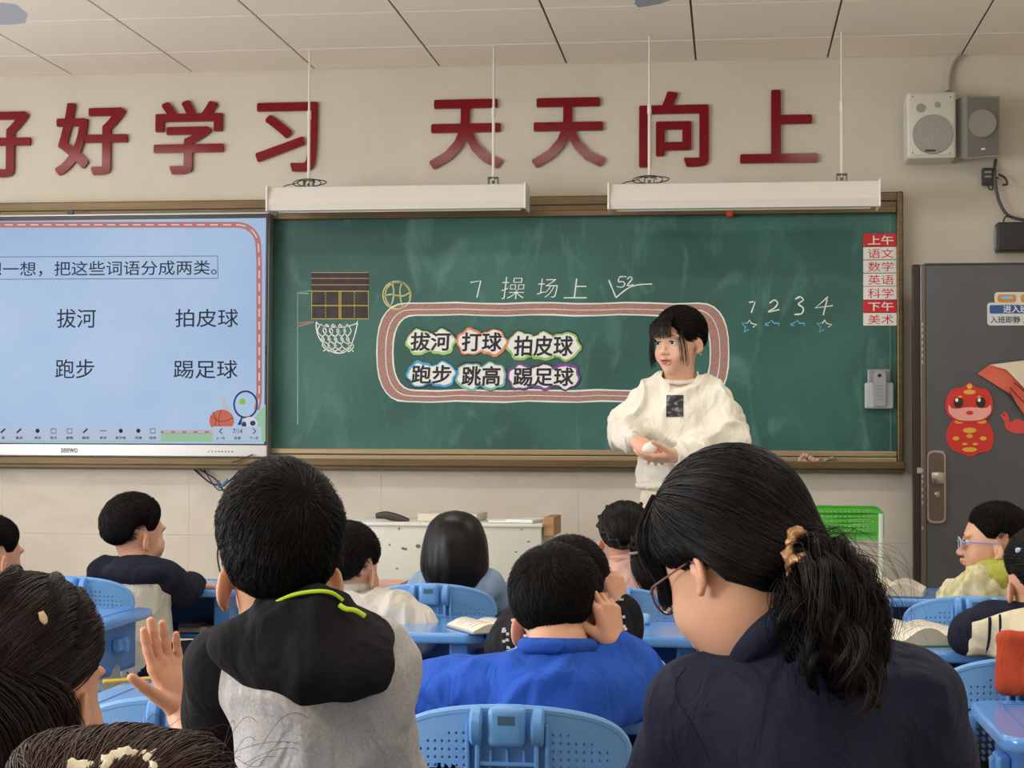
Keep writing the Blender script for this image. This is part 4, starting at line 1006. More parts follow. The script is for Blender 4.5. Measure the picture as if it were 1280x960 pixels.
# ================================================================== IMPLICIT SURFACES (smooth bodies and clothes)
def vnoise(p, s, seed=0):
    """value noise of an (n,3) array"""
    q = p * s + seed * 17.13; i = np.floor(q).astype(np.int64); f = q - i; f = f * f * (3 - 2 * f)
    def h(a, b, c):
        n = (a * 73856093) ^ (b * 19349663) ^ (c * 83492791) ^ (seed * 2654435)
        n = (n ^ (n >> 13)) * 1274126177 & 0x7fffffff
        return (n % 65536) / 65535.0
    r = 0
    for dx in (0, 1):
        for dy in (0, 1):
            for dz in (0, 1):
                wgt = (f[:, 0] if dx else 1 - f[:, 0]) * (f[:, 1] if dy else 1 - f[:, 1]) * (f[:, 2] if dz else 1 - f[:, 2])
                r = r + wgt * h(i[:, 0] + dx, i[:, 1] + dy, i[:, 2] + dz)
    return r - .5
class SDF:
    def __init__(s): s.P = []
    def cone(s, a, b, ra, rb=None, k=.02, neg=False):
        a = np.array(a, float); b = np.array(b, float); rb = ra if rb is None else rb; R = max(ra, rb)
        s.P.append(('c', np.minimum(a, b) - R, np.maximum(a, b) + R, (a, b, ra, rb), k, neg)); return s
    def chain(s, pts, rs, k=.02):
        for i in range(len(pts) - 1): s.cone(pts[i], pts[i + 1], rs[i], rs[i + 1], k)
        return s
    def ell(s, c, r, R=None, k=.02, neg=False):
        c = np.array(c, float); r = np.array(r, float); m = r.max() if R is not None else r
        s.P.append(('e', c - m, c + m, (c, r, None if R is None else np.array(R)[:3, :3]), k, neg)); return s
    def mesh(s, h):
        lo = np.min([p[1] for p in s.P if not p[5]], 0) - 3 * h; hi = np.max([p[2] for p in s.P if not p[5]], 0) + 3 * h
        n = np.ceil((hi - lo) / h).astype(int) + 1
        Fd = np.full(n, 1.0, np.float32)
        for typ, a, b, d, k, neg in s.P:
            i0 = np.clip(np.floor((a - k - 2 * h - lo) / h).astype(int), 0, n - 1); i1 = np.clip(np.ceil((b + k + 2 * h - lo) / h).astype(int) + 1, 1, n)
            if np.any(i1 <= i0): continue
            X = (lo[0] + h * np.arange(i0[0], i1[0]))[:, None, None]; Y = (lo[1] + h * np.arange(i0[1], i1[1]))[None, :, None]; Z = (lo[2] + h * np.arange(i0[2], i1[2]))[None, None, :]
            if typ == 'c':
                A, B, ra, rb = d; ab = B - A; L2 = max(float(ab @ ab), 1e-12)
                t = np.clip(((X - A[0]) * ab[0] + (Y - A[1]) * ab[1] + (Z - A[2]) * ab[2]) / L2, 0, 1)
                v = np.sqrt((X - A[0] - t * ab[0]) ** 2 + (Y - A[1] - t * ab[1]) ** 2 + (Z - A[2] - t * ab[2]) ** 2) - (ra + (rb - ra) * t)
            else:
                c, r, R = d; x, y, z = X - c[0], Y - c[1], Z - c[2]
                if R is not None:
                    x, y, z = (R[0, 0] * x + R[1, 0] * y + R[2, 0] * z), (R[0, 1] * x + R[1, 1] * y + R[2, 1] * z), (R[0, 2] * x + R[1, 2] * y + R[2, 2] * z)
                k0 = np.sqrt((x / r[0]) ** 2 + (y / r[1]) ** 2 + (z / r[2]) ** 2); k1 = np.sqrt((x / r[0] ** 2) ** 2 + (y / r[1] ** 2) ** 2 + (z / r[2] ** 2) ** 2)
                v = k0 * (k0 - 1) / np.maximum(k1, 1e-6)
            sl_ = tuple(slice(i0[q], i1[q]) for q in range(3)); Fc = Fd[sl_]
            if neg:
                v = -v; hh = np.maximum(k - np.abs(Fc - v), 0) / k; Fd[sl_] = np.maximum(Fc, v) + hh * hh * k * .25
            else:
                hh = np.maximum(k - np.abs(Fc - v), 0) / k; Fd[sl_] = np.minimum(Fc, v) - hh * hh * k * .25
        return surface_net(Fd, lo, h)
def surface_net(Fd, lo, h):
    I = Fd < 0
    nx, ny, nz = Fd.shape; cnt = np.zeros((nx - 1, ny - 1, nz - 1), np.int8)
    offs = [(a, b, c) for a in (0, 1) for b in (0, 1) for c in (0, 1)]
    for a, b, c in offs: cnt += I[a:nx - 1 + a, b:ny - 1 + b, c:nz - 1 + c]
    act = (cnt > 0) & (cnt < 8); idx = np.argwhere(act)
    vid = np.full(act.shape, -1, np.int32); vid[act] = np.arange(len(idx))
    val = {o: Fd[idx[:, 0] + o[0], idx[:, 1] + o[1], idx[:, 2] + o[2]].astype(float) for o in offs}
    acc = np.zeros((len(idx), 3)); num = np.zeros(len(idx))
    for o in offs:
        for ax in range(3):
            if o[ax] == 0:
                q = list(o); q[ax] = 1; q = tuple(q); va, vb = val[o], val[q]; m = (va < 0) != (vb < 0)
                t = np.where(m, va / np.where(va == vb, 1, va - vb), 0); p = np.tile(np.array(o, float), (len(idx), 1)); p[:, ax] += t
                acc[m] += p[m]; num[m] += 1
    v = lo + h * (idx + acc / num[:, None])
    faces = []
    for ax in range(3):
        a1, a2 = (ax + 1) % 3, (ax + 2) % 3
        sA = [slice(None)] * 3; sB = [slice(None)] * 3; sA[ax] = slice(0, -1); sB[ax] = slice(1, None)
        for q in (a1, a2): sA[q] = slice(1, -1); sB[q] = slice(1, -1)
        A, B = I[tuple(sA)], I[tuple(sB)]; e = np.argwhere(A != B)
        if not len(e): continue
        inside = A[tuple(e.T)]; base = e.copy(); base[:, a1] += 1; base[:, a2] += 1
        def cell(d1, d2):
            c = base.copy(); c[:, a1] += d1; c[:, a2] += d2; return vid[tuple(c.T)]
        q = np.stack([cell(-1, -1), cell(0, -1), cell(0, 0), cell(-1, 0)], 1)
        q[~inside] = q[~inside][:, ::-1]; faces.append(q)
    return v, np.concatenate(faces)
def vnormals(v, f):
    n = np.cross(v[f[:, 2]] - v[f[:, 0]], v[f[:, 3]] - v[f[:, 1]]); N = np.zeros_like(v)
    for k in range(4): np.add.at(N, f[:, k], n)
    return N / np.maximum(np.linalg.norm(N, axis=1, keepdims=True), 1e-12)
def relax(v, f, it=2):
    for _ in range(it):
        s_ = np.zeros_like(v); c = np.zeros(len(v))
        for a in range(4):
            for b in ((a + 1) % 4, (a + 3) % 4): np.add.at(s_, f[:, a], v[f[:, b]]); np.add.at(c, f[:, a], 1)
        v = .5 * v + .5 * s_ / np.maximum(c, 1)[:, None]
    return v
def folds(v, f, amp, seed=0, scale=16, zs=.45):
    """cloth folds: stretched ridged noise pushed along the normals"""
    N = vnormals(v, f); q = v * np.array([1, 1, zs]); w_ = np.stack([vnoise(v, 7, seed + k) for k in (1, 2, 3)], 1) * .10
    a = np.clip(1 - 4 * np.abs(vnoise(q + w_, scale, seed)), 0, 1) ** 1.5; b = vnoise(q + w_ * 2, scale * 2.3, seed + 5)
    return v + N * ((a - .45) * amp * 1.25 + b * amp * .7)[:, None]
def tubes(paths, r, sides=3):
    """(n,m,3) centre lines and radii (n,m) -> mesh arrays, tapered strands"""
    n, m, _ = paths.shape; T = np.gradient(paths, axis=1); T /= np.maximum(np.linalg.norm(T, axis=2, keepdims=True), 1e-9)
    up = np.tile(RNG.normal(size=(n, 1, 3)), (1, m, 1)); A = np.cross(T, up); A /= np.maximum(np.linalg.norm(A, axis=2, keepdims=True), 1e-9); B = np.cross(T, A)
    V = np.stack([paths + (A * math.cos(2 * math.pi * k / sides) + B * math.sin(2 * math.pi * k / sides)) * r[:, :, None] for k in range(sides)], 2)
    b = (np.arange(n) * m * sides)[:, None, None] + (np.arange(m - 1) * sides)[None, :, None] + np.arange(sides)[None, None, :]
    b2 = (np.arange(n) * m * sides)[:, None, None] + (np.arange(m - 1) * sides)[None, :, None] + ((np.arange(sides) + 1) % sides)[None, None, :]
    return V.reshape(-1, 3), np.stack([b, b2, b2 + sides, b + sides], 3).reshape(-1, 4)
def join(parts):
    vs, fs, n = [], [], 0
    for v, f in parts: vs.append(v); fs.append(f + n); n += len(v)
    return np.concatenate(vs), np.concatenate(fs)
def xf(v, M):
    A = np.array(M); return v @ A[:3, :3].T + A[:3, 3]

# ------------------------------------------------------------------ head template (x right, y forward, z up, metres)
EC = np.array([0, -.012, .035]); ER = np.array([.074, .092, .078])       # the skull ellipsoid
def head_prims(s, M, kind):
    child, talk = kind == 'child', kind == 'talk'
    A3 = np.array(M)[:3, :3]; sc = np.linalg.norm(A3, axis=0); RR = A3 / sc; ms = sc.mean()
    def P(c): return np.array(M @ Vector(c))
    def ell(c, r, R=None, k=.02, neg=False): s.ell(P(c), np.array(r) * (sc if R is None else ms), RR if R is None else RR @ np.array(R), k=k, neg=neg)
    def cone(a, b, ra, rb=None, k=.02): s.cone(P(a), P(b), ra * ms, (ra if rb is None else rb) * ms, k=k)
    ell(EC, ER, k=.01)
    ell((0, .026, -.012), (.061, .066, .082), k=.03)
    ell((0, .034, -.066), (.043 if not child else .044, .044, .040), k=.03)
    ell((0, .066, -.088), (.019, .017, .015), k=.02)
    for x in (-1, 1):
        ell((x * .035, .060, -.036), (.026 if child else .022, .022, .026), k=.02)
        ell((x * .030, .080, .024), (.024, .010, .008), k=.014)
    cone((0, .086, .010), (0, .103, -.026), .0055, .0088, k=.012); ell((0, .104, -.030), (.0095, .009, .0085), k=.008)
    for x in (-1, 1):
        ell((x * .0115, .096, -.033), (.0062, .008, .006), k=.006)
        ell((x * .030, .102, .004), (.018, .014, .012), k=.012, neg=True)
    cone((-.016, .090, -.0545), (0, .0965, -.0525), .0042, .0058, k=.006); cone((.016, .090, -.0545), (0, .0965, -.0525), .0042, .0058, k=.006)
    cone((-.013, .090, -.0625 - .004 * talk), (.013, .090, -.0625 - .004 * talk), .0055, k=.007)
    if talk: ell((0, .098, -.0585), (.012, .010, .0032), k=.003, neg=True)
    ez = -.018 if child else -.008
    for x in (-1, 1):                                                       # ears: tilted shell with a scooped bowl and a lobe
        R = Matrix.Rotation(x * .50, 3, 'Z') @ Matrix.Rotation(-.15, 3, 'X')
        ell((x * .0775, -.010, ez), (.0075, .0155, .0265), R, k=.006)
        ell((x * .0765, -.002, ez - .024), (.005, .007, .006), R, k=.005)
        ell((x * .0865, -.008, ez + .003), (.0055, .010, .018), R, k=.004, neg=True)
        ell((x * .079, -.003, ez - .001), (.004, .004, .005), R, k=.004)
SKIN = mat('skin', '#d9a68a', .5, col2='#d29b7e', nscale=14, bump=.08, bscale=500); SKINA = mat('skin_pale', '#e0b296', .48, col2='#d9a488', nscale=14)
HAIR = mat('black_hair', '#0c0909', .40, spec=.24); HAIRB = mat('brown_black_hair', '#150e0c', .42, spec=.24); HAIRR = mat('curly_brown_hair', '#21140f', .42, spec=.25)
for m_ in (SKIN, SKINA):
    b_ = m_.node_tree.nodes['Principled BSDF']; b_.inputs['Subsurface Weight'].default_value = .12; b_.inputs['Subsurface Radius'].default_value = (.012, .005, .003); b_.inputs['Subsurface Scale'].default_value = 1
HB_ = mat('soft_brown_hair', '#3a2620', .5, spec=.3)
def headM(px, py, Y, yaw, pitch=0, roll=0, sc=(1, 1, 1)):
    """matrix placing the template so that the skull centre is seen at pixel (px,py); angles in degrees"""
    R = Matrix.Rotation(math.radians(yaw), 4, 'Z') @ Matrix.Rotation(math.radians(-pitch), 4, 'X') @ Matrix.Rotation(math.radians(roll), 4, 'Y') @ Matrix.Diagonal((sc[0], sc[1], sc[2], 1))
    return Matrix.Translation(at(px, py, Y)) @ R @ Matrix.Translation(-Vector(EC))
def interp_hairline(tab, az):
    a = np.degrees(np.abs(az)); return np.interp(a, [t[0] for t in tab], [t[1] for t in tab])
BOY = [(0, 22), (35, 17), (52, 4), (68, -14), (82, -14), (92, 2), (108, -2), (122, -34), (150, -48), (180, -52)]
def hair_cap(name, M, m, parent, tab=BOY, th=.014, top=.006, rad=None, lump=.004, seed=0, taper=26, nphi=96, nt=30, extra=None):
    rad = ER if rad is None else rad
    ph = np.linspace(-math.pi, math.pi, nphi, endpoint=False); h = np.radians(interp_hairline(tab, ph))
    if len(tab[0]) > 2: hR = np.radians(np.interp(np.degrees(ph), [t[0] for t in tab], [t[1] for t in tab]))
    t = np.linspace(0, 1, nt); el = math.pi / 2 - t[:, None] * (math.pi / 2 - h[None, :])
    az = np.tile(ph[None, :], (nt, 1))
    d = np.stack([np.cos(el) * np.sin(az), np.cos(el) * np.cos(az), np.sin(el)], 2)
    tp = np.clip(np.degrees(el - h[None, :]) / taper, 0, 1) ** .6
    q = d.reshape(-1, 3); nz_ = (vnoise(q * np.array([1, 1, 1]), 9, seed) + .5 * vnoise(q, 22, seed + 1)).reshape(nt, nphi)
    th_ = (th + top * np.clip(d[:, :, 2], 0, 1) + lump * nz_) * tp + .0008
    if extra is not None: th_ = th_ + extra(d) * tp
    P = EC + d * (rad + th_[:, :, None])
    Pin = EC + d[-1:] * rad * .93
    V = np.concatenate([P, Pin], 0).reshape(-1, 3); n = nphi
    i, j = np.meshgrid(np.arange(nt), np.arange(nphi), indexing='ij'); j2 = (j + 1) % n
    f = np.stack([i * n + j, (i + 1) * n + j, (i + 1) * n + j2, i * n + j2], 2).reshape(-1, 4)
    return mk(name, xf(V, M), f, mat(m.name + '_under', '#0c0908' if m is not HB_ else '#2a1b16', .75, spec=.08), parent, smooth=True)
def scalp_dirs(N, tab, rng, margin=0):
    out = []
    while sum(len(o) for o in out) < N:
        d = rng.normal(size=(N * 2, 3)); d /= np.linalg.norm(d, axis=1, keepdims=True)
        az = np.arctan2(d[:, 0], d[:, 1]); el = np.degrees(np.arcsin(d[:, 2])); out.append(d[el > interp_hairline(tab, az) + margin])
    return np.concatenate(out)[:N]
def short_strands(name, M, m, parent, tab=BOY, N=2500, ln=.40, th=.014, top=.006, rad=None, r=.0007, whorl=(.15, -.75, .65), lift=.006, seg=5, seed=1, messy=.25, down=.35, margin=2, taper=26):
    rad = ER if rad is None else rad
    rng = np.random.default_rng(seed); d = scalp_dirs(N, tab, rng, margin); w_ = np.array(whorl); w_ = w_ / np.linalg.norm(w_)
    t = d - w_; t = t + np.array([0, 0, -down]) * (1 - d[:, 2:3]); cr = np.cross(w_, d); t = t / (np.linalg.norm(t, axis=1, keepdims=True) + .15) + cr * .45
    cl = np.stack([vnoise(d, 6, seed + k) for k in (3, 4, 5)], 1) * messy * 3; t = t + cl + rng.normal(size=d.shape) * messy * .35
    P = []; cur = d.copy(); L = ln * rng.uniform(.6, 1.2, size=(N, 1))
    for k in range(seg):
        u = k / (seg - 1); tt = t - cur * np.sum(t * cur, 1, keepdims=True); tt /= np.maximum(np.linalg.norm(tt, axis=1, keepdims=True), 1e-6)
        if k: cur = cur + tt * L / (seg - 1); cur /= np.linalg.norm(cur, axis=1, keepdims=True)
        el = np.degrees(np.arcsin(cur[:, 2:3])); hl = interp_hairline(tab, np.arctan2(cur[:, 0], cur[:, 1]))[:, None]
        tp = np.clip((el - hl) / taper, 0, 1) ** .6
        P.append(EC + cur * (rad + (th + top * np.clip(cur[:, 2:3], 0, 1)) * tp + lift * (u * rng.uniform(.2, 1.2, size=(N, 1)) - .15) * (.3 + .7 * tp)))
    P = np.stack(P, 1); R = np.full((N, seg), r) * np.linspace(1, .25, seg)[None]
    v, f = tubes(P, R); o = mk(name, xf(v, M), f, m, parent, smooth=True); o['kind'] = 'stuff'; return o
def swept_strands(name, M, m, parent, tab, target, N=3000, th=.016, top=.004, rad=None, r=.0006, seg=12, seed=2, wob=.05, lift=.004, extra=None, src=None, full=1.0, taper=26):
    """long hair combed over the skull from its roots to a tie point"""
    rad = ER if rad is None else rad
    rng = np.random.default_rng(seed); d = scalp_dirs(N, tab, rng, 1) if src is None else src(rng, N)
    T = np.array(target); T = T / np.linalg.norm(T); om = np.arccos(np.clip(d @ T, -1, .999))[:, None]; P = []
    ph = vnoise(d, 3, seed)[:, None] * 6; lf = rng.uniform(-.3, 1, size=(N, 1)) * lift; side = np.cross(T, d); side /= np.maximum(np.linalg.norm(side, axis=1, keepdims=True), 1e-6)
    amp = vnoise(d, 5, seed + 3)[:, None] * wob * 2
    for k in range(seg):
        u = k / (seg - 1) * full; c = (np.sin((1 - u) * om) * d + np.sin(u * om) * T) / np.sin(om)
        c = c + side * (math.sin(math.pi * min(u, 1)) * amp + .012 * np.sin(9 * u + ph)); c /= np.linalg.norm(c, axis=1, keepdims=True)
        el = np.degrees(np.arcsin(np.clip(c[:, 2:3], -1, 1))); hl = interp_hairline(tab, np.arctan2(c[:, 0], c[:, 1]))[:, None]; tp = np.clip((el - hl) / taper, .0, 1) ** .6
        e = extra(c)[:, None] * tp if extra is not None else 0
        P.append(EC + c * (rad + (th + top * np.clip(c[:, 2:3], 0, 1)) * tp + e + lf))
    P = np.stack(P, 1); v, f = tubes(P, np.full((N, seg), r) * np.linspace(1, .6, seg)[None]); o = mk(name, xf(v, M), f, m, parent, smooth=True); o['kind'] = 'stuff'; return o
def tail_strands(name, path, radii, m, parent, N=900, r=.0006, seed=3, curl=0, cfreq=3.0, seg=26, spread=1.0, stray=.15, twist=0):
    """strands following a guide curve (world) inside a radius profile, optionally curly"""
    rng = np.random.default_rng(seed); G_ = np.array([tuple(p) for p in smoothpts(path, 8)]); L = np.linspace(0, len(G_) - 1, seg); G_ = np.stack([np.interp(L, np.arange(len(G_)), G_[:, k]) for k in range(3)], 1)
    R = np.interp(np.linspace(0, 1, seg), np.linspace(0, 1, len(radii)), radii)
    T = np.gradient(G_, axis=0); T /= np.linalg.norm(T, axis=1, keepdims=True); A = np.cross(T, [0, 1, 0.01]); A /= np.linalg.norm(A, axis=1, keepdims=True); B = np.cross(T, A)
    a0 = rng.uniform(0, 2 * math.pi, (N, 1)); rr = np.sqrt(rng.uniform(.02, 1, (N, 1))) * spread; u = np.linspace(0, 1, seg)[None]
    st_ = (rng.uniform(0, 1, (N, 1)) < stray) * rng.uniform(.2, .8, (N, 1)) * u ** 1.5
    rr = rr * (1 + st_); a0 = a0 + twist * u; cx = rr * np.cos(a0) * R; cy = rr * np.sin(a0) * R
    if curl:
        cp = np.round(rng.uniform(0, 9, (N, 1))) / 9 * 6.283 + rng.normal(0, .35, (N, 1)); fr = cfreq * rng.uniform(.8, 1.25, (N, 1)) * 6.283
        ca = curl * rng.uniform(.5, 1.3, (N, 1)) * np.clip(u * 4, 0, 1); cx = cx + ca * np.cos(fr * u + cp); cy = cy + ca * np.sin(fr * u + cp)
    end = rng.uniform(.75, 1.0, (N, 1)); ui = u * end * (seg - 1); i0 = np.clip(np.floor(ui).astype(int), 0, seg - 2); fr_ = (ui - i0)[:, :, None]
    ctr = G_[i0] * (1 - fr_) + G_[i0 + 1] * fr_; P = ctr + A[i0] * cx[:, :, None] + B[i0] * cy[:, :, None]
    v, f = tubes(P, np.full((N, seg), r) * np.linspace(1, .4, seg)[None]); o = mk(name, v, f, m, parent, smooth=True); o['kind'] = 'stuff'; return o

def tail_locks(name, path, radii, m, parent, NL=40, per=60, lr=.006, r=.0006, amp=.012, freq=(1.2, 2.6), seg=36, seed=5, end=(.55, 1.0), grav=.0):
    """wavy locks: every lock has its own wandering guide, its strands keep together"""
    rng = np.random.default_rng(seed); G_ = np.array([tuple(p) for p in smoothpts(path, 8)]); P = []
    T = np.gradient(G_, axis=0); T /= np.linalg.norm(T, axis=1, keepdims=True); A_ = np.cross(T, [0, 1, 0.01]); A_ /= np.linalg.norm(A_, axis=1, keepdims=True); B_ = np.cross(T, A_)
    for l in range(NL):
        e = rng.uniform(*end); ui = np.linspace(0, 1, seg) * e; x = ui * (len(G_) - 1); g = lambda arr: np.stack([np.interp(x, np.arange(len(G_)), arr[:, k]) for k in range(3)], 1)
        C, a_, b_ = g(G_), g(A_), g(B_); R = np.interp(ui, np.linspace(0, 1, len(radii)), radii); th = rng.uniform(0, 6.283); q = math.sqrt(rng.uniform(.05, 1)); drift = rng.normal(0, .5)
        f_ = rng.uniform(*freq) * 6.283; ph = rng.uniform(0, 6.283); am = amp * rng.uniform(.5, 1.2) * np.clip(np.linspace(0, 5, seg), 0, 1)
        ox = q * np.cos(th + drift * ui) * R + am * np.cos(f_ * ui / e + ph); oy = q * np.sin(th + drift * ui) * R + am * np.sin(f_ * ui / e + ph + .4)
        t2 = rng.uniform(0, 6.283, (per, 1)); q2 = np.sqrt(rng.uniform(0, 1, (per, 1))); prof = lr * (.35 + .9 * np.sin(np.pi * np.clip(np.linspace(.08, 1.0, seg), 0, 1)) ** .6)[None] * (1 + .25 * rng.normal(size=(per, 1)))
        tw = 3.5 * np.linspace(0, 1, seg)[None]; sx = q2 * np.cos(t2 + tw) * prof; sy = q2 * np.sin(t2 + tw) * prof; sx[-per // 8:] *= 2.6; sy[-per // 8:] *= 2.6
        P.append(C[None] + a_[None] * (ox[None] + sx)[..., None] + b_[None] * (oy[None] + sy)[..., None] + np.array([0, 0, -1.0]) * grav * (ui[None, :, None] ** 2))
    P = np.concatenate(P); v, f = tubes(P, np.full(P.shape[:2], r) * np.linspace(1, .45, seg)[None]); o = mk(name, v, f, m, parent, smooth=True); o['kind'] = 'stuff'; return o

# ------------------------------------------------------------------ hands
def hand(s, wrist, d, n, left, sc=1.0, curl=(20, 25, 30, 35), spread=6, thumb=(35, 10), k=.0035):
    """adds palm, four fingers and thumb; d towards the fingers, n out of the palm"""
    d = Vector(d).normalized(); n = Vector(n); n = (n - n.dot(d) * d).normalized(); t = n.cross(d) if left else d.cross(n)     # t towards the thumb
    w0 = Vector(wrist); P = lambda a, b, c: w0 + (d * a + t * b + n * c) * sc
    s.cone(P(-.03, 0, 0), P(.012, 0, 0), .021 * sc, .023 * sc, k=.012)
    off = [.030, .010, -.010, -.029]; base = [.088, .092, .087, .078]; ln = [.070, .078, .072, .056]; rr = [.0092, .0096, .009, .0078]
    for i in range(4):
        s.cone(P(.005, off[i] * .45, 0), P(base[i], off[i], 0), .014 * sc, .0108 * sc, k=.010)
    s.ell(P(.045, .0, .003), (.030 * sc, .030 * sc, .013 * sc), Matrix((t, d, n)).transposed(), k=.01)
    for i in range(4):
        a = math.radians(spread) * (1.5 - i) * .66; dd = (d * math.cos(a) + t * math.sin(a)).normalized(); p = P(base[i], off[i], 0); ang = 0
        for j, (fr_, cu) in enumerate(((.46, .8), (.30, 1.1), (.24, .8))):
            ang += math.radians(curl[i] * cu); q = p + (dd * math.cos(ang) + n * math.sin(ang)) * ln[i] * fr_ * sc
            s.cone(p, q, rr[i] * sc * (1 - .08 * j), rr[i] * sc * (1 - .08 * (j + 1)), k=k); p = q
    a, c = map(math.radians, thumb); p = P(.018, .022, .006); dd = (d * math.cos(a) + t * math.sin(a)).normalized(); dd = (dd * math.cos(c) + n * math.sin(c)).normalized()
    for j, (l, r0, r1) in enumerate(((.044, .0155, .0112), (.032, .0112, .010), (.026, .010, .0082))):
        d2 = (dd * math.cos(.12 * j) + d * math.sin(.12 * j) * .8).normalized(); q = p + d2 * l * sc; s.cone(p, q, r0 * sc, r1 * sc, k=.008 if j == 0 else k); p = q
    return s
CLOTH = {}
def cmat(name, col, bump=.35, bscale=350, rough=.9, col2=None, nscale=60, wr=.55):
    if name in _M: return _M[name]
    m = mat(name, col, rough, col2=col2, nscale=nscale, bump=bump, bscale=bscale, spec=.25); nt = m.node_tree; b = nt.nodes['Principled BSDF']; old = b.inputs['Normal'].links[0].from_node
    tc = nt.nodes.new('ShaderNodeTexCoord'); mp = nt.nodes.new('ShaderNodeMapping'); mp.inputs['Scale'].default_value = (1, 1, .55)
    n = nt.nodes.new('ShaderNodeTexNoise'); n.inputs['Scale'].default_value = 15; n.inputs['Distortion'].default_value = 1.8; n.inputs['Detail'].default_value = 2.5; n.inputs['Roughness'].default_value = .45
    bp = nt.nodes.new('ShaderNodeBump'); bp.inputs['Strength'].default_value = wr; bp.inputs['Distance'].default_value = .02
    nt.links.new(tc.outputs['Object'], mp.inputs[0]); nt.links.new(mp.outputs[0], n.inputs['Vector']); nt.links.new(n.outputs['Fac'], bp.inputs['Height']); nt.links.new(bp.outputs[0], old.inputs['Normal'])
    return m
def V3(p): return Vector(p)
def faceparts(M, parent, iris='#1c1210', brow=True, lips=True, talk=False):
    mw = mat('eye_white', '#e9e4de', .2); mi = mat('eye_iris', iris, .15); mp = mat('lip', '#b55f55', .4); ml = mat('eyelid', '#2a1a16', .6)
    for x in (-1, 1):
        q = MB(); 
        pr = []
        for k in range(9):
            a = math.pi * k / 8; pr.append((.0125 * math.sin(a) + 1e-5, -.0125 * math.cos(a)))
        q.lathe(pr, (x * .030, .0765, .0035), 'y', 16)
        e = q.build('eye', mw, parent, True); e.data.transform(M) if False else None
        v = xf(np.array(q.v), M); e.data.vertices.foreach_set('co', (v - np.array(wloc(parent))).ravel()); e.data.update()
        q = MB().lathe([(.0058, -.001), (.0055, .0008), (.001, .0016)], (x * .030, .0885, .0030), 'y', 14); o = mk('iris', xf(np.array(q.v), M), q.f, mi, e, True)
        # lids
        q = MB(); q.tube([(x * .030 + (.0145 * (u / 6 - 1)), .0905 - .0035 * abs(u / 6 - 1) ** 2, .0062 + .0028 * math.cos((u / 6 - 1) * 1.5)) for u in range(13)], .0016, 6); mk('upper_lid', xf(np.array(q.v), M), q.f, ml, e, True)
        if brow:
            q = MB(); q.tube([(x * (.014 + .032 * u / 6), .0925 - .010 * (u / 6) ** 2, .0235 + .004 * math.sin(u / 6 * 2.6)) for u in range(7)], .002, 6, rs=[.0024 - .0002 * u for u in range(7)]); mk('eyebrow', xf(np.array(q.v), M), q.f, HAIRB, parent, True)
    if lips:
        q = MB(); q.tube([(.021 * (u / 5 - 1), .0975 - .0085 * (u / 5 - 1) ** 2, -.0535 - .0028 * abs(u / 5 - 1) + .001 * (abs(u - 5) == 2)) for u in range(11)], .0035, 8, rs=[.0012 + .0028 * math.sin(math.pi * (u + .4) / 10.8) for u in range(11)])
        dz = -.0045 if talk else 0
        q.tube([(.018 * (u / 5 - 1), .0965 - .0085 * (u / 5 - 1) ** 2, -.0605 + dz + .004 * abs(u / 5 - 1)) for u in range(11)], .004, 8, rs=[.0012 + .0036 * math.sin(math.pi * (u + .4) / 10.8) for u in range(11)])
        mk('lips', xf(np.array(q.v), M), q.f, mp, parent, True)
        if talk:
            q = MB().lathe([(.001, -.001), (.0125, -.0005), (.001, .001)], (0, 0, 0), 'y', 16); v = np.array(q.v) * np.array([1, 1, .38]) + np.array([0, .0945, -.0588]); mk('mouth_opening', xf(v, M), q.f, mat('mouth_dark', '#4a1d1c', .5), parent, True)
def body_mesh(t, M, kind, joints, hands, skin=None, neck_r=.042):
    """one continuous figure: head, neck, trunk, arms and legs under the clothes, hands"""
    parts = []
    s = SDF(); head_prims(s, M, kind); c = M @ Vector((0, -.018, -.045)); nb = V3(joints['neck'])
    s.cone(c, nb, neck_r, neck_r * 1.12, k=.03)
    s.cone(M @ Vector((0, .012, -.05)), nb, neck_r * .85, neck_r, k=.03)
    v, f = s.mesh(.0029); parts.append((relax(v, f, 1), f))
    s = SDF(); pv = V3(joints['pelvis'])
    s.chain([nb, nb * .6 + pv * .4, pv], [neck_r * 1.05, neck_r * 1.5, neck_r * 1.6], k=.03)
    for sd in ('L', 'R'):
        sh, el, wr = (V3(joints[q + sd]) for q in ('sh', 'el', 'wr')); s.chain([nb, sh], [.03, .03], k=.03).chain([sh, el, wr], [.028, .028, joints.get('wr_r', .019)], k=.02)
    for hp, kn, an in joints.get('legs', []): s.chain([pv, hp], [.05, .05], k=.03).chain([V3(hp), V3(kn), V3(an)], [.05, .04, .03], k=.02)
    parts.append(s.mesh(.009))
    for h_ in hands:
        s = SDF(); hand(s, **h_); v, f = s.mesh(.0024 * max(.8, h_.get('sc', 1))); parts.append((relax(v, f, 1), f))
    v, f = join(parts); return mk('body', v, f, skin or SKIN, t, smooth=True)
def garment(name, s, m, t, h=.006, fold=.006, seed=0, scale=16, sm=2, zs=.45, parent=None):
    v, f = s.mesh(h); v = relax(v, f, 1)
    if fold: v = folds(v, f, fold, seed, scale, zs); v = relax(v, f, sm)
    return mk(name, v, f, m, parent or t, smooth=True)
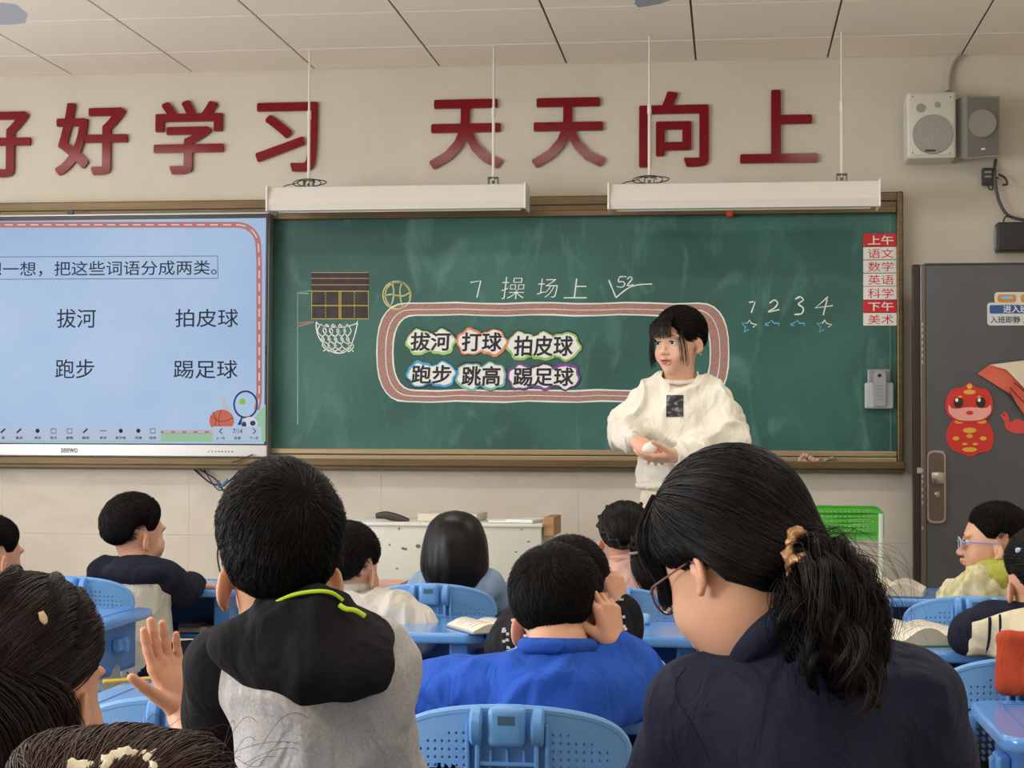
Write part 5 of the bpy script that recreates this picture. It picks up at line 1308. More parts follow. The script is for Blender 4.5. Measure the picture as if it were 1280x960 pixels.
def legs_seated(t, pv, fwd, mt, shoe, seatz=.45, spread=.07, thl=.33, kneez=.44):
    """trousers and shoes of somebody sitting at a desk"""
    f2 = Vector((fwd[0], fwd[1], 0)).normalized(); rt = Vector((f2.y, -f2.x, 0)); s = SDF(); out = []; sh = MB()
    s.ell(pv, (.125, .105, .09), k=.04)
    for q in (-1, 1):
        hp = V3(pv) + rt * spread * q + f2 * .02; kn = V3(pv) + rt * (spread + .02) * q + f2 * thl; kn.z = kneez; an = kn + f2 * -.02; an.z = .07
        s.chain([hp, kn], [.07, .052], k=.03).chain([kn, an], [.05, .036], k=.02); out.append((hp, kn, an))
    v, f = s.mesh(.012); mk('trousers', v, f, mt, t, smooth=True)
    for hp, kn, an in out:
        s = SDF(); s.ell(an + f2 * .05 + Vector((0, 0, -.035)), (.036, .036, .03), k=.02).ell(an + f2 * .10 + Vector((0, 0, -.042)), (.038, .038, .026), k=.04).ell(an + Vector((0, 0, -.035)), (.034, .034, .032), k=.04)
        v, f = s.mesh(.008); mk('shoe', v, f, shoe, t, smooth=True)
    return out
def torso(s, nb, shL, shR, pv, chest=.088, waist=.10, sw=.05, k=.05, depth=0):
    nb, shL, shR, pv = map(V3, (nb, shL, shR, pv)); mid = nb.lerp(pv, .35); low = nb.lerp(pv, .72); ax = (shR - shL); hw = ax.length / 2; ax.normalize(); up = (nb - pv).normalized(); fw = up.cross(ax).normalized()
    R = Matrix((ax, fw, up)).transposed()
    s.ell(mid, (hw * 1.02, chest, (nb - pv).length * .36), R, k=k); s.ell(low, (hw * .98, waist, (nb - pv).length * .34), R, k=k); s.ell(pv, (hw * .96, waist * 1.05, .10), R, k=k)
    for q in (shL, shR): s.cone(nb + (q - nb) * .15 - up * .02, q, .045, sw, k=.04)
    return s
def sleeve(s, sh, el, wr, r0=.05, r1=.043, r2=.036, k=.03, puff=True):
    sh, el, wr = map(V3, (sh, el, wr)); s.chain([sh, sh.lerp(el, .5), el], [r0, (r0 + r1) / 2 + .002, r1], k=k); s.chain([el, el.lerp(wr, .5), wr], [r1, r1 * .98, r2], k=k)
    if puff: s.ell(el.lerp(wr, .85), (r2 * 1.15,) * 3, k=.02)
    return s
DKP = cmat('dark_trousers', '#1b1d26'); SHOE = mat('shoe_white', '#cfcfd2', .5); SHOED = mat('shoe_dark', '#26262b', .5)
# ================================================================== PEOPLE
def person(label, px, Y, group=None):
    p = at(px, 700, Y); return thing('person', label, 'person', (p.x, Y, 0))
def A(px, py, Y): return at(px, py, Y)

# ---- teacher -------------------------------------------------------
Y = 6.6
t = person('young woman in a white sweatshirt standing at the chalkboard, hands together', 851, Y)
M = headM(851, 417, Y, 147, 3, 0, (1.05, 1.03, 1.06))
LS, RS = A(806, 500, Y + .02), A(896, 500, Y - .02)       # image left / right
nb = A(849, 476, Y + .01); pv = A(850, 600, Y)
elL, wrL = A(779, 549, Y - .03), A(797, 549, Y - .17)
elL = A(778, 540, Y - .02); wrL = A(792, 550, Y - .16)
elR, wrR = A(915, 552, Y - .07), A(845, 571, Y - .20)
legs = [(A(827, 635, Y), A(824, 730, Y - .02), Vector((A(822, 800, Y).x, Y, .08))), (A(874, 635, Y), A(878, 730, Y - .02), Vector((A(880, 800, Y).x, Y, .08)))]
J = dict(neck=nb, pelvis=pv, shL=LS, elL=elL, wrL=wrL, shR=RS, elR=elR, wrR=wrR, legs=legs)
body_mesh(t, M, 'talk', J, [dict(wrist=wrL, d=(.72, -.45, -.42), n=(.3, .5, -.75), left=False, sc=.92, curl=(28, 34, 38, 40), spread=3, thumb=(28, 20)),
                            dict(wrist=wrR, d=(-.9, -.2, -.08), n=(-.1, .3, .9), left=True, sc=.92, curl=(14, 18, 22, 26), spread=5, thumb=(38, 22))], SKINA, .045)
faceparts(M, t, talk=True)
SW = cmat('white_sweatshirt', '#e6e1d4', .4, 250, col2='#ddd8ca', nscale=5)
s = SDF(); torso(s, nb, LS, RS, A(851, 590, Y), .105, .12, .050, k=.06)
s.ell(A(849, 585, Y), (.160, .130, .10), k=.05); s.ell(A(851, 535, Y), (.150, .12, .12), k=.05); s.cone(A(836, 475, Y), A(806, 497, Y), .045, .052, k=.03); s.cone(A(864, 475, Y), A(896, 497, Y), .045, .052, k=.03)
sleeve(s, LS, elL, wrL + (elL - wrL) * .10, .056, .060, .042, k=.035); sleeve(s, RS, elR, wrR + (elR - wrR) * .12, .056, .062, .040, k=.035)
s.ell(A(849, 470, Y), (.062, .06, .035), k=.02, neg=True)
sw_ = garment('sweatshirt', s, SW, t, .0065, .016, 3, 12, 1, .7)
q = MB(); P = []
for k in range(25):
    a = k / 24 * 2 * math.pi; P.append(nb + Vector((.066 * math.cos(a), .058 * math.sin(a) - .005, .004 + .016 * math.sin(a) + .004)))
q.tube(P, .0085, 8, cap=False); q.build('collar', cmat('sweat_rib', '#ddd7c8'), sw_, smooth=True)
for w_, e_, nm in ((wrL, elL, 0), (wrR, elR, 1)):
    dd = (e_ - w_).normalized(); MB().tube([w_ - dd * .005, w_ + dd * .02, w_ + dd * .05], .036, 16, rs=[.034, .038, .040]).build('cuff', cmat('sweat_rib', '#ddd7c8'), sw_, smooth=True)
s = SDF(); s.ell(A(851, 607, Y), (.172, .134, .032), k=.02); garment('hem_band', s, cmat('sweat_rib', '#ddd7c8'), t, .008, 0, parent=sw_)
# square print on the chest
pc = A(843, 507, Y - .16); zc = pc.z
dgp = bpy.context.evaluated_depsgraph_get(); dgp.update()
def on_surface(o, x, z, y0=-1.5):
    r = o.ray_cast(Vector((x, y0, z)) - wloc(o), Vector((0, 1, 0))); return (r[1] + wloc(o)).y if r[0] else None
vs = []; fs = []; mi = []; nx_, nz_ = 11, 13; w2, h2 = .031, .040
for j in range(nz_ + 1):
    for i in range(nx_ + 1):
        x = pc.x - w2 + 2 * w2 * i / nx_; z = zc - h2 + 2 * h2 * j / nz_; yq = on_surface(sw_, x, z, Y - 1.5) or Y - .13; vs.append((x, yq - .002, z))
for j in range(nz_):
    for i in range(nx_):
        a = j * (nx_ + 1) + i; fs.append((a, a + 1, a + nx_ + 2, a + nx_ + 1))
mk('chest_print', vs, fs, mat('print_dark', '#2a2b2d', .8, col2='#8d8e8a', nscale=48, nstretch=(1, 1, 1.6), lo=.5, hi=.68), sw_, True)
s = SDF(); s.ell(A(851, 620, Y), (.15, .11, .08), k=.03)
for hp, kn, an in legs: s.chain([hp, kn, an], [.078, .058, .050], k=.015)
garment('trousers', s, cmat('cream_trousers', '#d8cdb6'), t, .010, .006, 4, 12)
for hp, kn, an in legs:
    s = SDF(); s.ell(an + Vector((0, -.06, -.04)), (.042, .09, .036), k=.03).ell(an + Vector((0, 0, -.03)), (.04, .05, .045), k=.03); garment('shoe', s, SHOE, t, .009, 0)
TT = [(0, 22), (22, 14), (40, -6), (55, -24), (75, -16), (90, 4), (105, -6), (125, -36), (180, -52)]
hair = hair_cap('hair', M, HAIR, t, TT, .014, .006, lump=.003, seed=4, taper=10)
swept_strands('hair_strands', M, HAIR, hair, TT, (0, -.95, -.25), 1500, .014, .006, r=.0011, seg=9, lift=.004, taper=10)
# fringe and face framing locks
Fr = []
rng_ = np.random.default_rng(8)
for k in range(340):
    x = rng_.uniform(-.062, .062); side = abs(x) / .062; zl = .030 - .014 * rng_.random() if side < .62 else -.055 - .03 * rng_.random()
    if side < .62 and rng_.random() < .15: continue
    if side > .62 and x < 0 and rng_.random() < .5: continue
    y0 = .085 * math.sqrt(max(.05, 1 - (x / .085) ** 2)); P = []
    for u in np.linspace(0, 1, 8):
        xx = x * (.5 + .62 * min(1, u * 1.6)) * (1.12 + (.10 if side > .62 else 0)); z = .112 - (.112 - zl) * u; yb_ = (.045 + (.078 if side < .62 else .055) * math.sin(min(1, u * 1.5) * 1.57) * (y0 / .085)); P.append((xx + rng_.normal(0, .0006), yb_ - (.024 * u if side > .62 else 0), z))
    Fr.append(P)
v, f = tubes(np.array(Fr), np.full((len(Fr), 8), .0012) * np.linspace(1, .4, 8)[None]); o = mk('fringe', xf(v, M), f, HAIR, hair, True); o['kind'] = 'stuff'
MB().lathe([(.0005, 0), (.004, .001), (.004, .004), (.0005, .005)], tuple(M @ Vector((-.086, -.006, -.040))), 'y', 10).build('earring', mat('gold', '#c9a45a', .2, .9), t)
# thing in her hands
s = SDF(); c_ = A(812, 561, Y - .22); s.ell(c_, (.030, .012, .024), Matrix.Rotation(-.5, 3, 'Y'), k=.01); garment('x', s, mat('pale_plastic', '#e6e2da', .35), None, .004, 0)
o = bpy.data.objects['x']; o.name = 'sponge'; o.data.name = 'sponge'; tag(o, 'small rounded white piece held between the hands of the woman at the chalkboard', 'eraser')

# ---- generic seated child ------------------------------------------
def child(label, px, Y, hd, hair, J, torso_kw, cloth, hands=(), fold=.006, seed=0, kind='child', sleeves=(.046, .042, .036), neck_r=.036, h=.0065, yawb=0, legs=True, skin=None, gname='jacket', legmat=None, extra=None):
    t = person(label, px, Y); M = headM(*hd); J = dict(J)
    if legs:
        fw = (-math.sin(math.radians(yawb)), math.cos(math.radians(yawb))); J['legs'] = legs_seated(t, V3(J['pelvis']), fw, legmat or DKP, SHOE)
    body_mesh(t, M, kind, J, list(hands), skin, neck_r)
    s = SDF(); torso(s, J['neck'], J['shL'], J['shR'], J['pelvis'], **torso_kw)
    for q in 'LR': sleeve(s, J['sh' + q], J['el' + q], V3(J['wr' + q]).lerp(V3(J['el' + q]), .08), *sleeves)
    if extra: extra(s)
    s.cone(V3(J['neck']) + Vector((0, 0, .02)), V3(J['neck']) + Vector((0, 0, .10)), neck_r * 1.0, neck_r * 1.1, k=.012, neg=True)
    g = garment(gname, s, cloth, t, h, fold, seed) if cloth else None
    return t, M, g
def boyhair(t, M, m=HAIR, N=1200, r=.001, th=.014, top=.008, seed=1, tab=BOY, **kw):
    c = hair_cap('hair', M, m, t, tab, th, top, seed=seed, taper=20); short_strands('hair_strands', M, m, c, tab, N, th=th, top=top, r=r, seed=seed, **kw); return c
def ring_collar(nb, rx, ry, r, m, g, dz=.02, tilt=0, a0=0, a1=360, name='collar', n=26):
    P = [V3(nb) + Vector((rx * math.cos(math.radians(a0 + (a1 - a0) * k / n)), ry * math.sin(math.radians(a0 + (a1 - a0) * k / n)), dz + tilt * math.sin(math.radians(a0 + (a1 - a0) * k / n)))) for k in range(n + 1)]
    return MB().tube(P, r, 10).build(name, m, g, smooth=True)

# ---- boy in the blue sweatshirt ------------------------------------
Y = 3.08
J = dict(neck=A(697, 812, Y - .03), pelvis=A(690, 985, Y - .07), shL=A(612, 858, Y), elL=A(520, 872, Y + .10), wrL=A(560, 886, Y + .30), shR=A(768, 858, Y), elR=A(796, 872, Y + .14), wrR=A(768, 806, Y + .0))
BLU = cmat('royal_blue_fleece', '#2757bd', .35, 300, col2='#2350b0', nscale=6)
t, M, g = child('boy in a royal blue sweatshirt resting his head on his right hand', 695, Y, (695, 747, Y + .03, -4, 2, -7, (.98, 1.0, 1.0)), None, J,
    dict(chest=.095, waist=.10, sw=.055), BLU, [dict(wrist=J['wrR'], d=(-.22, .0, 1), n=(-.72, .68, 0), left=False, sc=.74, curl=(34, 38, 44, 50), spread=9, thumb=(40, 20)), dict(wrist=J['wrL'], d=(.6, .7, -.2), n=(0, 0, -1), left=True, sc=.74)], .010, 11, sleeves=(.058, .052, .038), neck_r=.042, h=.006)
boyhair(t, M, HAIR, 4200, .0007, .010, .006, 5, whorl=(.1, -.55, .85), lift=.006, ln=.28, messy=.22)
ring_collar(J['neck'], .056, .052, .014, cmat('blue_rib', '#2450ad'), g, .006, -.006)
dd = V3(J['elR']) - V3(J['wrR']); dd.normalize(); MB().tube([V3(J['wrR']) + dd * .0, V3(J['wrR']) + dd * .03], .034, 16, rs=[.031, .036]).build('cuff', cmat('blue_rib', '#2450ad'), g, smooth=True)

# ---- boy behind him, black jacket ----------------------------------
Y = 4.02
J = dict(neck=A(716, 772, Y - .02), pelvis=A(716, 920, Y - .05), shL=A(668, 786, Y), elL=A(632, 812, Y + .10), wrL=A(648, 775, Y + .22), shR=A(762, 786, Y), elR=A(776, 802, Y + .10), wrR=A(776, 760, Y + .02))
BJ = cmat('black_jacket', '#17171b', .3)
t, M, g = child('boy in a black jacket with patterned sleeves, mostly hidden behind the boy in blue', 716, Y, (714, 721, Y, 2, 4, 2, (1.02, 1, 1)), None, J,
    dict(chest=.09, waist=.10, sw=.05), BJ, [dict(wrist=J['wrR'], d=(-.3, .0, 1), n=(-.72, .66, .1), left=False, sc=.80, curl=(34, 40, 46, 52), spread=9, thumb=(35, 20)), dict(wrist=J['wrL'], d=(.5, .2, .8), n=(1, 0, 0), left=True, sc=.72)], .006, 12)
boyhair(t, M, HAIRB, 1500, .001, .010, .006, 6)
rngp = random.Random(3); pm = mat('pattern_white', '#d9d9d9', .7)
mb = MB()
for k in range(26):
    a = V3(J['shL']).lerp(V3(J['elL']), rngp.random() * 1.1); x = a.x + rngp.uniform(-.02, .03); z = a.z + rngp.uniform(-.02, .05); yq = on_surface(g, x, z, Y - 1)
    if yq: mb.box((x - .006, yq - .0015, z - .003), (x + .006, yq + .002, z + .003), M=None)
for k in range(22):
    a = V3(J['elR']).lerp(V3(J['wrR']), rngp.random() * .9); x = a.x + rngp.uniform(-.03, .035); z = a.z + rngp.uniform(-.02, .03); yq = on_surface(g, x, z, Y - 1)
    if yq: mb.box((x - .005, yq - .0015, z - .003), (x + .005, yq + .002, z + .003))
mb.build('sleeve_pattern', pm, g)['kind'] = 'stuff'

# ---- boy in the white jacket ----------------------------------------
Y = 4.72
J = dict(neck=A(432, 740, Y), pelvis=A(430, 870, Y - .04), shL=A(385, 762, Y), elL=A(365, 800, Y + .1), wrL=A(400, 790, Y + .3), shR=A(480, 765, Y), elR=A(520, 790, Y + .02), wrR=A(500, 800, Y + .22))
WJ = cmat('cream_white_jacket', '#dcd8ce', .35, 200, col2='#d2cdc2', nscale=8)
t, M, g = child('boy in a cream white jacket at the middle row, half hidden behind the hooded boy', 436, Y, (434, 697, Y, -14, 2, 0, (.98, 1, 1.0)), None, J,
    dict(chest=.10, waist=.11, sw=.055), WJ, [dict(wrist=J['wrR'], d=(-.6, .7, 0), n=(0, 0, -1), left=False, sc=.74), dict(wrist=J['wrL'], d=(.6, .7, 0), n=(0, 0, -1), left=True, sc=.74)], .014, 13, sleeves=(.062, .066, .05))
boyhair(t, M, HAIRB, 1400, .0011, .014, .008, 7)
ring_collar(J['neck'], .052, .048, .014, cmat('cream_rib', '#cfcabd'), g, .015)
p = [V3(J['elR']).lerp(V3(J['shR']), u) for u in (0, 1)]

# ---- girl with a black bob ------------------------------------------
Y = 5.45
DEN = cmat('pale_denim', '#8ea6bf', .5, 150, col2='#7f98b3', nscale=25)
J = dict(neck=A(569, 715, Y), pelvis=A(569, 830, Y - .04), shL=A(532, 733, Y), elL=A(515, 765, Y + .10), wrL=A(545, 765, Y + .28), shR=A(607, 733, Y), elR=A(630, 762, Y + .10), wrR=A(600, 765, Y + .28))
t, M, g = child('girl with a glossy black bob and a pale denim jacket in the front row', 569, Y, (569, 681, Y, 4, 2, 0, (.98, .98, 1)), None, J, dict(chest=.09, waist=.10, sw=.05), DEN, [], .007, 14)
ring_collar(J['neck'], .056, .05, .016, DEN, g, .016)
def bob(t, M, prof, m, N=1600, r=.0013, seed=3, name='hair'):
    """prof: (rx, ry, z, y) rings from crown down"""
    pr = np.array(prof); nt = 40; u = np.linspace(0, 1, nt); R = np.stack([np.interp(u, np.linspace(0, 1, len(pr)), pr[:, k]) for k in range(4)], 1)
    k_ = np.array([.25, .5, .25])
    for _ in range(6): R[1:-1] = k_[0] * R[:-2] + k_[1] * R[1:-1] + k_[2] * R[2:]
    na = 90; ph = np.linspace(0, 2 * math.pi, na, endpoint=False)
    def P(ph, i, off=0, cut=True):
        rr = R[i]; fr_ = np.clip(np.cos(ph), 0, 1); x = (rr[0] + off) * np.sin(ph); y = rr[3] + (rr[1] + off) * np.cos(ph)
        return np.stack([x, y, np.full_like(x, rr[2]) if np.ndim(rr[2]) == 0 else rr[2]], -1)
    V = np.concatenate([P(ph, i) * 1.0 for i in range(nt)]); V = V + (vnoise(V * np.array([1, 1, .15]), 70, seed) * .004)[:, None] * np.array([1, 1, 0])
    ii, jj = np.meshgrid(np.arange(nt - 1), np.arange(na), indexing='ij'); j2 = (jj + 1) % na
    az = np.degrees(np.minimum(ph, 2 * math.pi - ph)); keep = ~((az[jj] < 58) & (R[ii, 2] < .07))
    f = np.stack([ii * na + jj, (ii + 1) * na + jj, (ii + 1) * na + j2, ii * na + j2], 2)[keep]
    c = mk(name, xf(V, M), f.reshape(-1, 4), m, t, smooth=True)
    so = c.modifiers.new('t', 'SOLIDIFY'); so.thickness = .006; so.offset = -1
    rng = np.random.default_rng(seed); a = rng.uniform(0, 2 * math.pi, N); a = a[np.minimum(a, 2 * math.pi - a) > 1.05]; N = len(a); sg = 14; off = rng.uniform(-.001, .0035, N)
    Q = []
    for k in range(sg):
        i = int(1 + (nt - 2) * k / (sg - 1)); Q.append(P(a + .04 * np.sin(k * .5 + a * 3), i, off) + rng.normal(0, .0004, (N, 3)) - np.array([0, 0, 1]) * (k == sg - 1) * rng.uniform(-.004, .006, (N, 1)))
    v, f = tubes(np.stack(Q, 1), np.full((N, sg), r)); o = mk('hair_strands', xf(v, M), f, m, c, True); o['kind'] = 'stuff'; return c
bob(t, M, [(.003, .003, .135, -.01), (.045, .05, .128, -.01), (.078, .088, .100, -.012), (.094, .104, .055, -.016), (.101, .106, .010, -.018), (.103, .104, -.030, -.020), (.097, .096, -.062, -.022), (.082, .082, -.088, -.024)], HAIR)

# ---- girl with two braids, pink jacket -------------------------------
Y = 5.42
PNK = cmat('pink_jacket', '#dfb6a8', .5, 150, col2='#d3a89c', nscale=20)
J = dict(neck=A(788, 700, Y), pelvis=A(795, 820, Y - .04), shL=A(757, 722, Y), elL=A(745, 760, Y + .1), wrL=A(770, 765, Y + .26), shR=A(826, 722, Y), elR=A(846, 760, Y + .1), wrR=A(815, 765, Y + .26))
t, M, g = child('girl in a pale pink jacket whose two thin braids join in a low ponytail', 790, Y, (781, 663, Y, -3, 2, 0, (.95, .97, .98)), None, J, dict(chest=.09, waist=.10, sw=.05), PNK, [], .007, 15)
ring_collar(J['neck'], .052, .046, .013, PNK, g, .012)
GT = [(0, 34), (40, 26), (60, 4), (80, -10), (95, -4), (110, -14), (130, -38), (180, -50)]
c = hair_cap('hair', M, HAIRB, t, GT, .010, .004, seed=9, extra=lambda d: -.006 * np.exp(-(d[..., 0] / .05) ** 2) * (d[..., 2] > .15))
TIE = A(794, 691, Y - .10)
swept_strands('hair_strands', M, HAIRB, c, GT, (.12, -.85, -.5), 1400, .010, .004, r=.001, lift=.003)
def braid(name, pts, r, m, parent, n=14):
    P = smoothpts(pts, 8); s = SDF()
    for k in range(n):
        u = k / (n - 1) * (len(P) - 1.01); i = int(u); p = P[i].lerp(P[i + 1], u - i); T = (P[i + 1] - P[i]).normalized(); sd = T.cross(Vector((0, -1, 0))).normalized()
        q = 1 if k % 2 else -1; s.cone(p + sd * q * r * .75 - T * r * .5, p - sd * q * r * .35 + T * r * .9, r * .72, r * .5, k=r * .25)
    v, f = s.mesh(r * .22); return mk(name, v, f, m, parent, smooth=True)
def onE(M, d, th=.018):
    d = Vector(d).normalized(); return M @ Vector([EC[k] + d[k] * (ER[k] + th) for k in range(3)])
for sx_ in (-1, 1):
    braid('braid', [onE(M, (sx_ * .55, .1, .85), .012), onE(M, (sx_ * .85, -.25, .35), .010), onE(M, (sx_ * .7, -.65, .0), .012), onE(M, (sx_ * .25 + .1, -.9, -.35), .018), TIE], .009, HAIRB, c)
tail_strands('ponytail', [TIE, A(797, 700, Y - .12), A(803, 715, Y - .13), A(814, 728, Y - .14), A(824, 736, Y - .14)], [.014, .02, .026, .03, .022], HAIRB, c, 500, .0012, seg=14)
for k, (a, b) in enumerate(((794, 691), (796, 699))):
    cc = A(a, b, Y - .115); MB().tube([cc + Vector((.017 * math.cos(q / 12 * 6.283), .017 * math.sin(q / 12 * 6.283), .003 * math.cos(q / 12 * 6.283))) for q in range(13)], .0045, 6).build('hair_tie', mat('tie_grey', '#9a7f86' if k == 0 else '#b9b7c4', .6), c, smooth=True)

# ---- boy in the navy and white jacket --------------------------------
Y = 5.5
J = dict(neck=A(170, 702, Y), pelvis=A(180, 830, Y - .03), shL=A(133, 718, Y), elL=A(122, 750, Y + .1), wrL=A(150, 755, Y + .25), shR=A(207, 722, Y - .01), elR=A(222, 741, Y + .04), wrR=A(243, 731, Y + .16))
NV = cmat('navy_fleece', '#191c2e', .35); WH = cmat('offwhite_fleece', '#cfcabd', .35, col2='#c4bfb2', nscale=9)
t, M, g = child('boy in a navy hooded jacket with white back, turned right at the front left desk', 170, Y, (165, 656, Y, -38, 0, 0, (1.0, .98, 1.0)), None, J, dict(chest=.10, waist=.105, sw=.05), None,
    [dict(wrist=J['wrR'], d=(.8, .5, -.1), n=(0, 0, -1), left=False, sc=.72, curl=(20, 24, 28, 30)), dict(wrist=J['wrL'], d=(.6, .7, 0), n=(0, 0, -1), left=True, sc=.72)])
s = SDF(); torso(s, J['neck'], J['shL'], J['shR'], J['pelvis'], .10, .105, .05); g = garment('jacket', s, WH, t, .0075, .007, 16)
s = SDF()
for q in 'LR': sleeve(s, J['sh' + q], J['el' + q], J['wr' + q], .052, .044, .036)
s.cone(V3(J['neck']) - Vector((0, 0, .02)), J['shL'], .05, .054, k=.03).cone(V3(J['neck']) - Vector((0, 0, .02)), J['shR'], .05, .054, k=.03)
s.ell(A(168, 716, Y - .07), (.105, .05, .040), k=.03)
v_, f_ = None, None
garment('sleeves', s, NV, t, .007, .006, 17, parent=g)
s = SDF(); s.ell(A(172, 706, Y - .03), (.085, .075, .032), k=.03).ell(A(172, 718, Y - .07), (.085, .045, .035), k=.03); garment('hood', s, NV, t, .007, .004, 18, parent=g)
boyhair(t, M, HAIR, 1500, .0011, .016, .010, 8, whorl=(-.1, -.7, .7))
# ---- girl at the very left edge --------------------------------------
Y = 5.3
J = dict(neck=A(-22, 722, Y), pelvis=A(-25, 850, Y), shL=A(-60, 745, Y), elL=A(-70, 785, Y + .1), wrL=A(-45, 780, Y + .25), shR=A(12, 745, Y), elR=A(22, 760, Y + .14), wrR=A(5, 765, Y + .28))
t, M, g = child('child with brown black hair at the far left edge, cheek just in view', -15, Y, (-14, 682, Y, -30, 4, 0, (1, 1, 1)), None, J, dict(chest=.09, waist=.1, sw=.045), PNK, [], .005, 19)
boyhair(t, M, HAIRB, 900, .0012, .014, .006, 9)

# ---- boy with glasses -------------------------------------------------
Y = 5.62
J = dict(neck=A(1250, 712, Y), pelvis=A(1262, 830, Y), shL=A(1228, 735, Y - .10), elL=A(1205, 748, Y + .02), wrL=A(1190, 748, Y + .16), shR=A(1290, 735, Y + .12), elR=A(1262, 755, Y + .28), wrR=A(1225, 755, Y + .30))
FZ = cmat('cream_fuzzy', '#ded6b8', 1.0, 60, col2='#b9b27a', nscale=26); GC = cmat('lime_green_fleece', '#b3b552', .5, 150)
t, M, g = child('boy with blue rimmed glasses in profile, cream fuzzy jacket with a lime collar', 1245, Y, (1248, 665, Y, 84, 0, 0, (1, 1.0, 1.0)), None, J, dict(chest=.095, waist=.105, sw=.06), FZ, [], .016, 20, sleeves=(.055, .052, .045), yawb=20)
s = SDF(); s.ell(A(1247, 709, Y - .03), (.07, .075, .034), k=.03).ell(A(1256, 716, Y - .06), (.08, .05, .03), k=.03).ell(A(1240, 722, Y - .10), (.05, .04, .022), Matrix.Rotation(.6, 3, 'Y'), k=.02); garment('collar', s, GC, t, .006, .005, 21, 24, parent=g)
boyhair(t, M, HAIR, 1500, .0011, .010, .006, 10, whorl=(0, -.6, .8))
faceparts(M, t)
def glasses(M, parent, label, rim, arm, hw=.024, hh=.017, r=.0014):
    gt = thing('glasses', label, 'glasses', tuple(M @ Vector((0, .1, 0)))); 
    for x in (-1, 1):
        P = [M @ Vector((x * .031 + hw * math.cos(a), .106 - .006 * abs(math.cos(a)) * (1 if x * math.cos(a) > 0 else 0), .000 + hh * math.sin(a))) for a in [k / 24 * 2 * math.pi for k in range(25)]]
        MB().tube(P, r, 8, cap=False).build('rim', rim, gt, smooth=True)
        ln_ = mk('lens', [tuple(p) for p in P[:-1]], [list(range(24))], mat('lens_glass', '#f2f6f8', .02, trans=1), gt); ln_.modifiers.new('t', 'SOLIDIFY').thickness = .0012
        MB().tube([M @ Vector(p) for p in ((x * .056, .100, .005), (x * .070, .080, .006), (x * .080, .020, .004), (x * .082, -.006, .004), (x * .083, -.024, -.014))], r * 1.1, 8).build('temple_arm', arm, gt, smooth=True)
    MB().tube([M @ Vector(p) for p in ((-.008, .106, .003), (0, .108, .006), (.008, .106, .003))], r, 8).build('bridge', rim, gt, smooth=True)
    return gt
glasses(M, t, 'pale blue rimmed glasses worn by the boy in the lime collar', mat('rim_clear', '#aebfe0', .25), mat('rim_blue', '#8a9bd8', .3), r=.002)

# ---- girl with the sailor collar --------------------------------------
Y = 4.12
J = dict(neck=A(1300, 762, Y), pelvis=A(1302, 905, Y - .04), shL=A(1238, 778, Y), elL=A(1210, 792, Y + .12), wrL=A(1225, 790, Y + .26), shR=A(1355, 778, Y), elR=A(1380, 830, Y + .1), wrR=A(1350, 820, Y + .26))
t, M, g = child('girl in a navy top with a cream sailor collar at the right edge', 1300, Y, (1304, 712, Y, 8, 4, 0, (.97, .97, 1)), None, J, dict(chest=.092, waist=.10, sw=.045), NV, [dict(wrist=J['wrL'], d=(.3, .9, -.1), n=(0, 0, -1), left=True, sc=.72)], .006, 22)
SC = cmat('sailor_cream', '#d9cfb4', .3)
x0, x1 = A(1214, 780, Y).x, A(1372, 780, Y).x; zt_, zb_ = A(1290, 757, Y).z, A(1290, 822, Y - .1).z
vs, fs = [], []; nx_, nz_ = 16, 10
for j in range(nz_ + 1):
    for i in range(nx_ + 1):
        u = i / nx_; v = j / nz_; x = x0 + (x1 - x0) * u; z = zt_ + (zb_ - zt_) * v - .035 * abs(2 * u - 1) ** 1.6 * (1 - v * .6); yq = on_surface(g, x, z, Y - 1.2)
        vs.append([x, (yq if yq else Y - .04) - .008, z])
vs = np.array(vs); 
g2 = vs[:, 1].reshape(nz_ + 1, nx_ + 1)
for _ in range(3): g2[1:-1, 1:-1] = np.minimum(g2[1:-1, 1:-1], (g2[:-2, 1:-1] + g2[2:, 1:-1] + g2[1:-1, :-2] + g2[1:-1, 2:]) / 4)
vs[:, 1] = g2.ravel()
for j in range(nz_):
    for i in range(nx_): a = j * (nx_ + 1) + i; fs.append((a, a + 1, a + nx_ + 2, a + nx_ + 1))
co = mk('sailor_collar', vs, fs, SC, g, True); so = co.modifiers.new('t', 'SOLIDIFY'); so.thickness = .006
for ii in (2, 3):
    P = [Vector(vs[j * (nx_ + 1) + ii]) + Vector(((-.3 + .55 * (ii - 2)) * .008, -.004, 0)) for j in range(nz_ + 1)]; MB().tube(P, .0042, 6).build('stripe', NV, co, smooth=True)
c = hair_cap('hair', M, HAIRB, t, GT, .014, .006, seed=9); swept_strands('hair_strands', M, HAIRB, c, GT, (-.2, -.9, .1), 1300, .014, .006, r=.0009)
tag(MB().box(tuple(onE(M, (-.75, -.5, .45), .016) - Vector((.012, .004, .006))), tuple(onE(M, (-.75, -.5, .45), .016) + Vector((.012, .004, .006))), .004).build('hair_clip', mat('clip_blue', '#a9bfe6', .3), c))

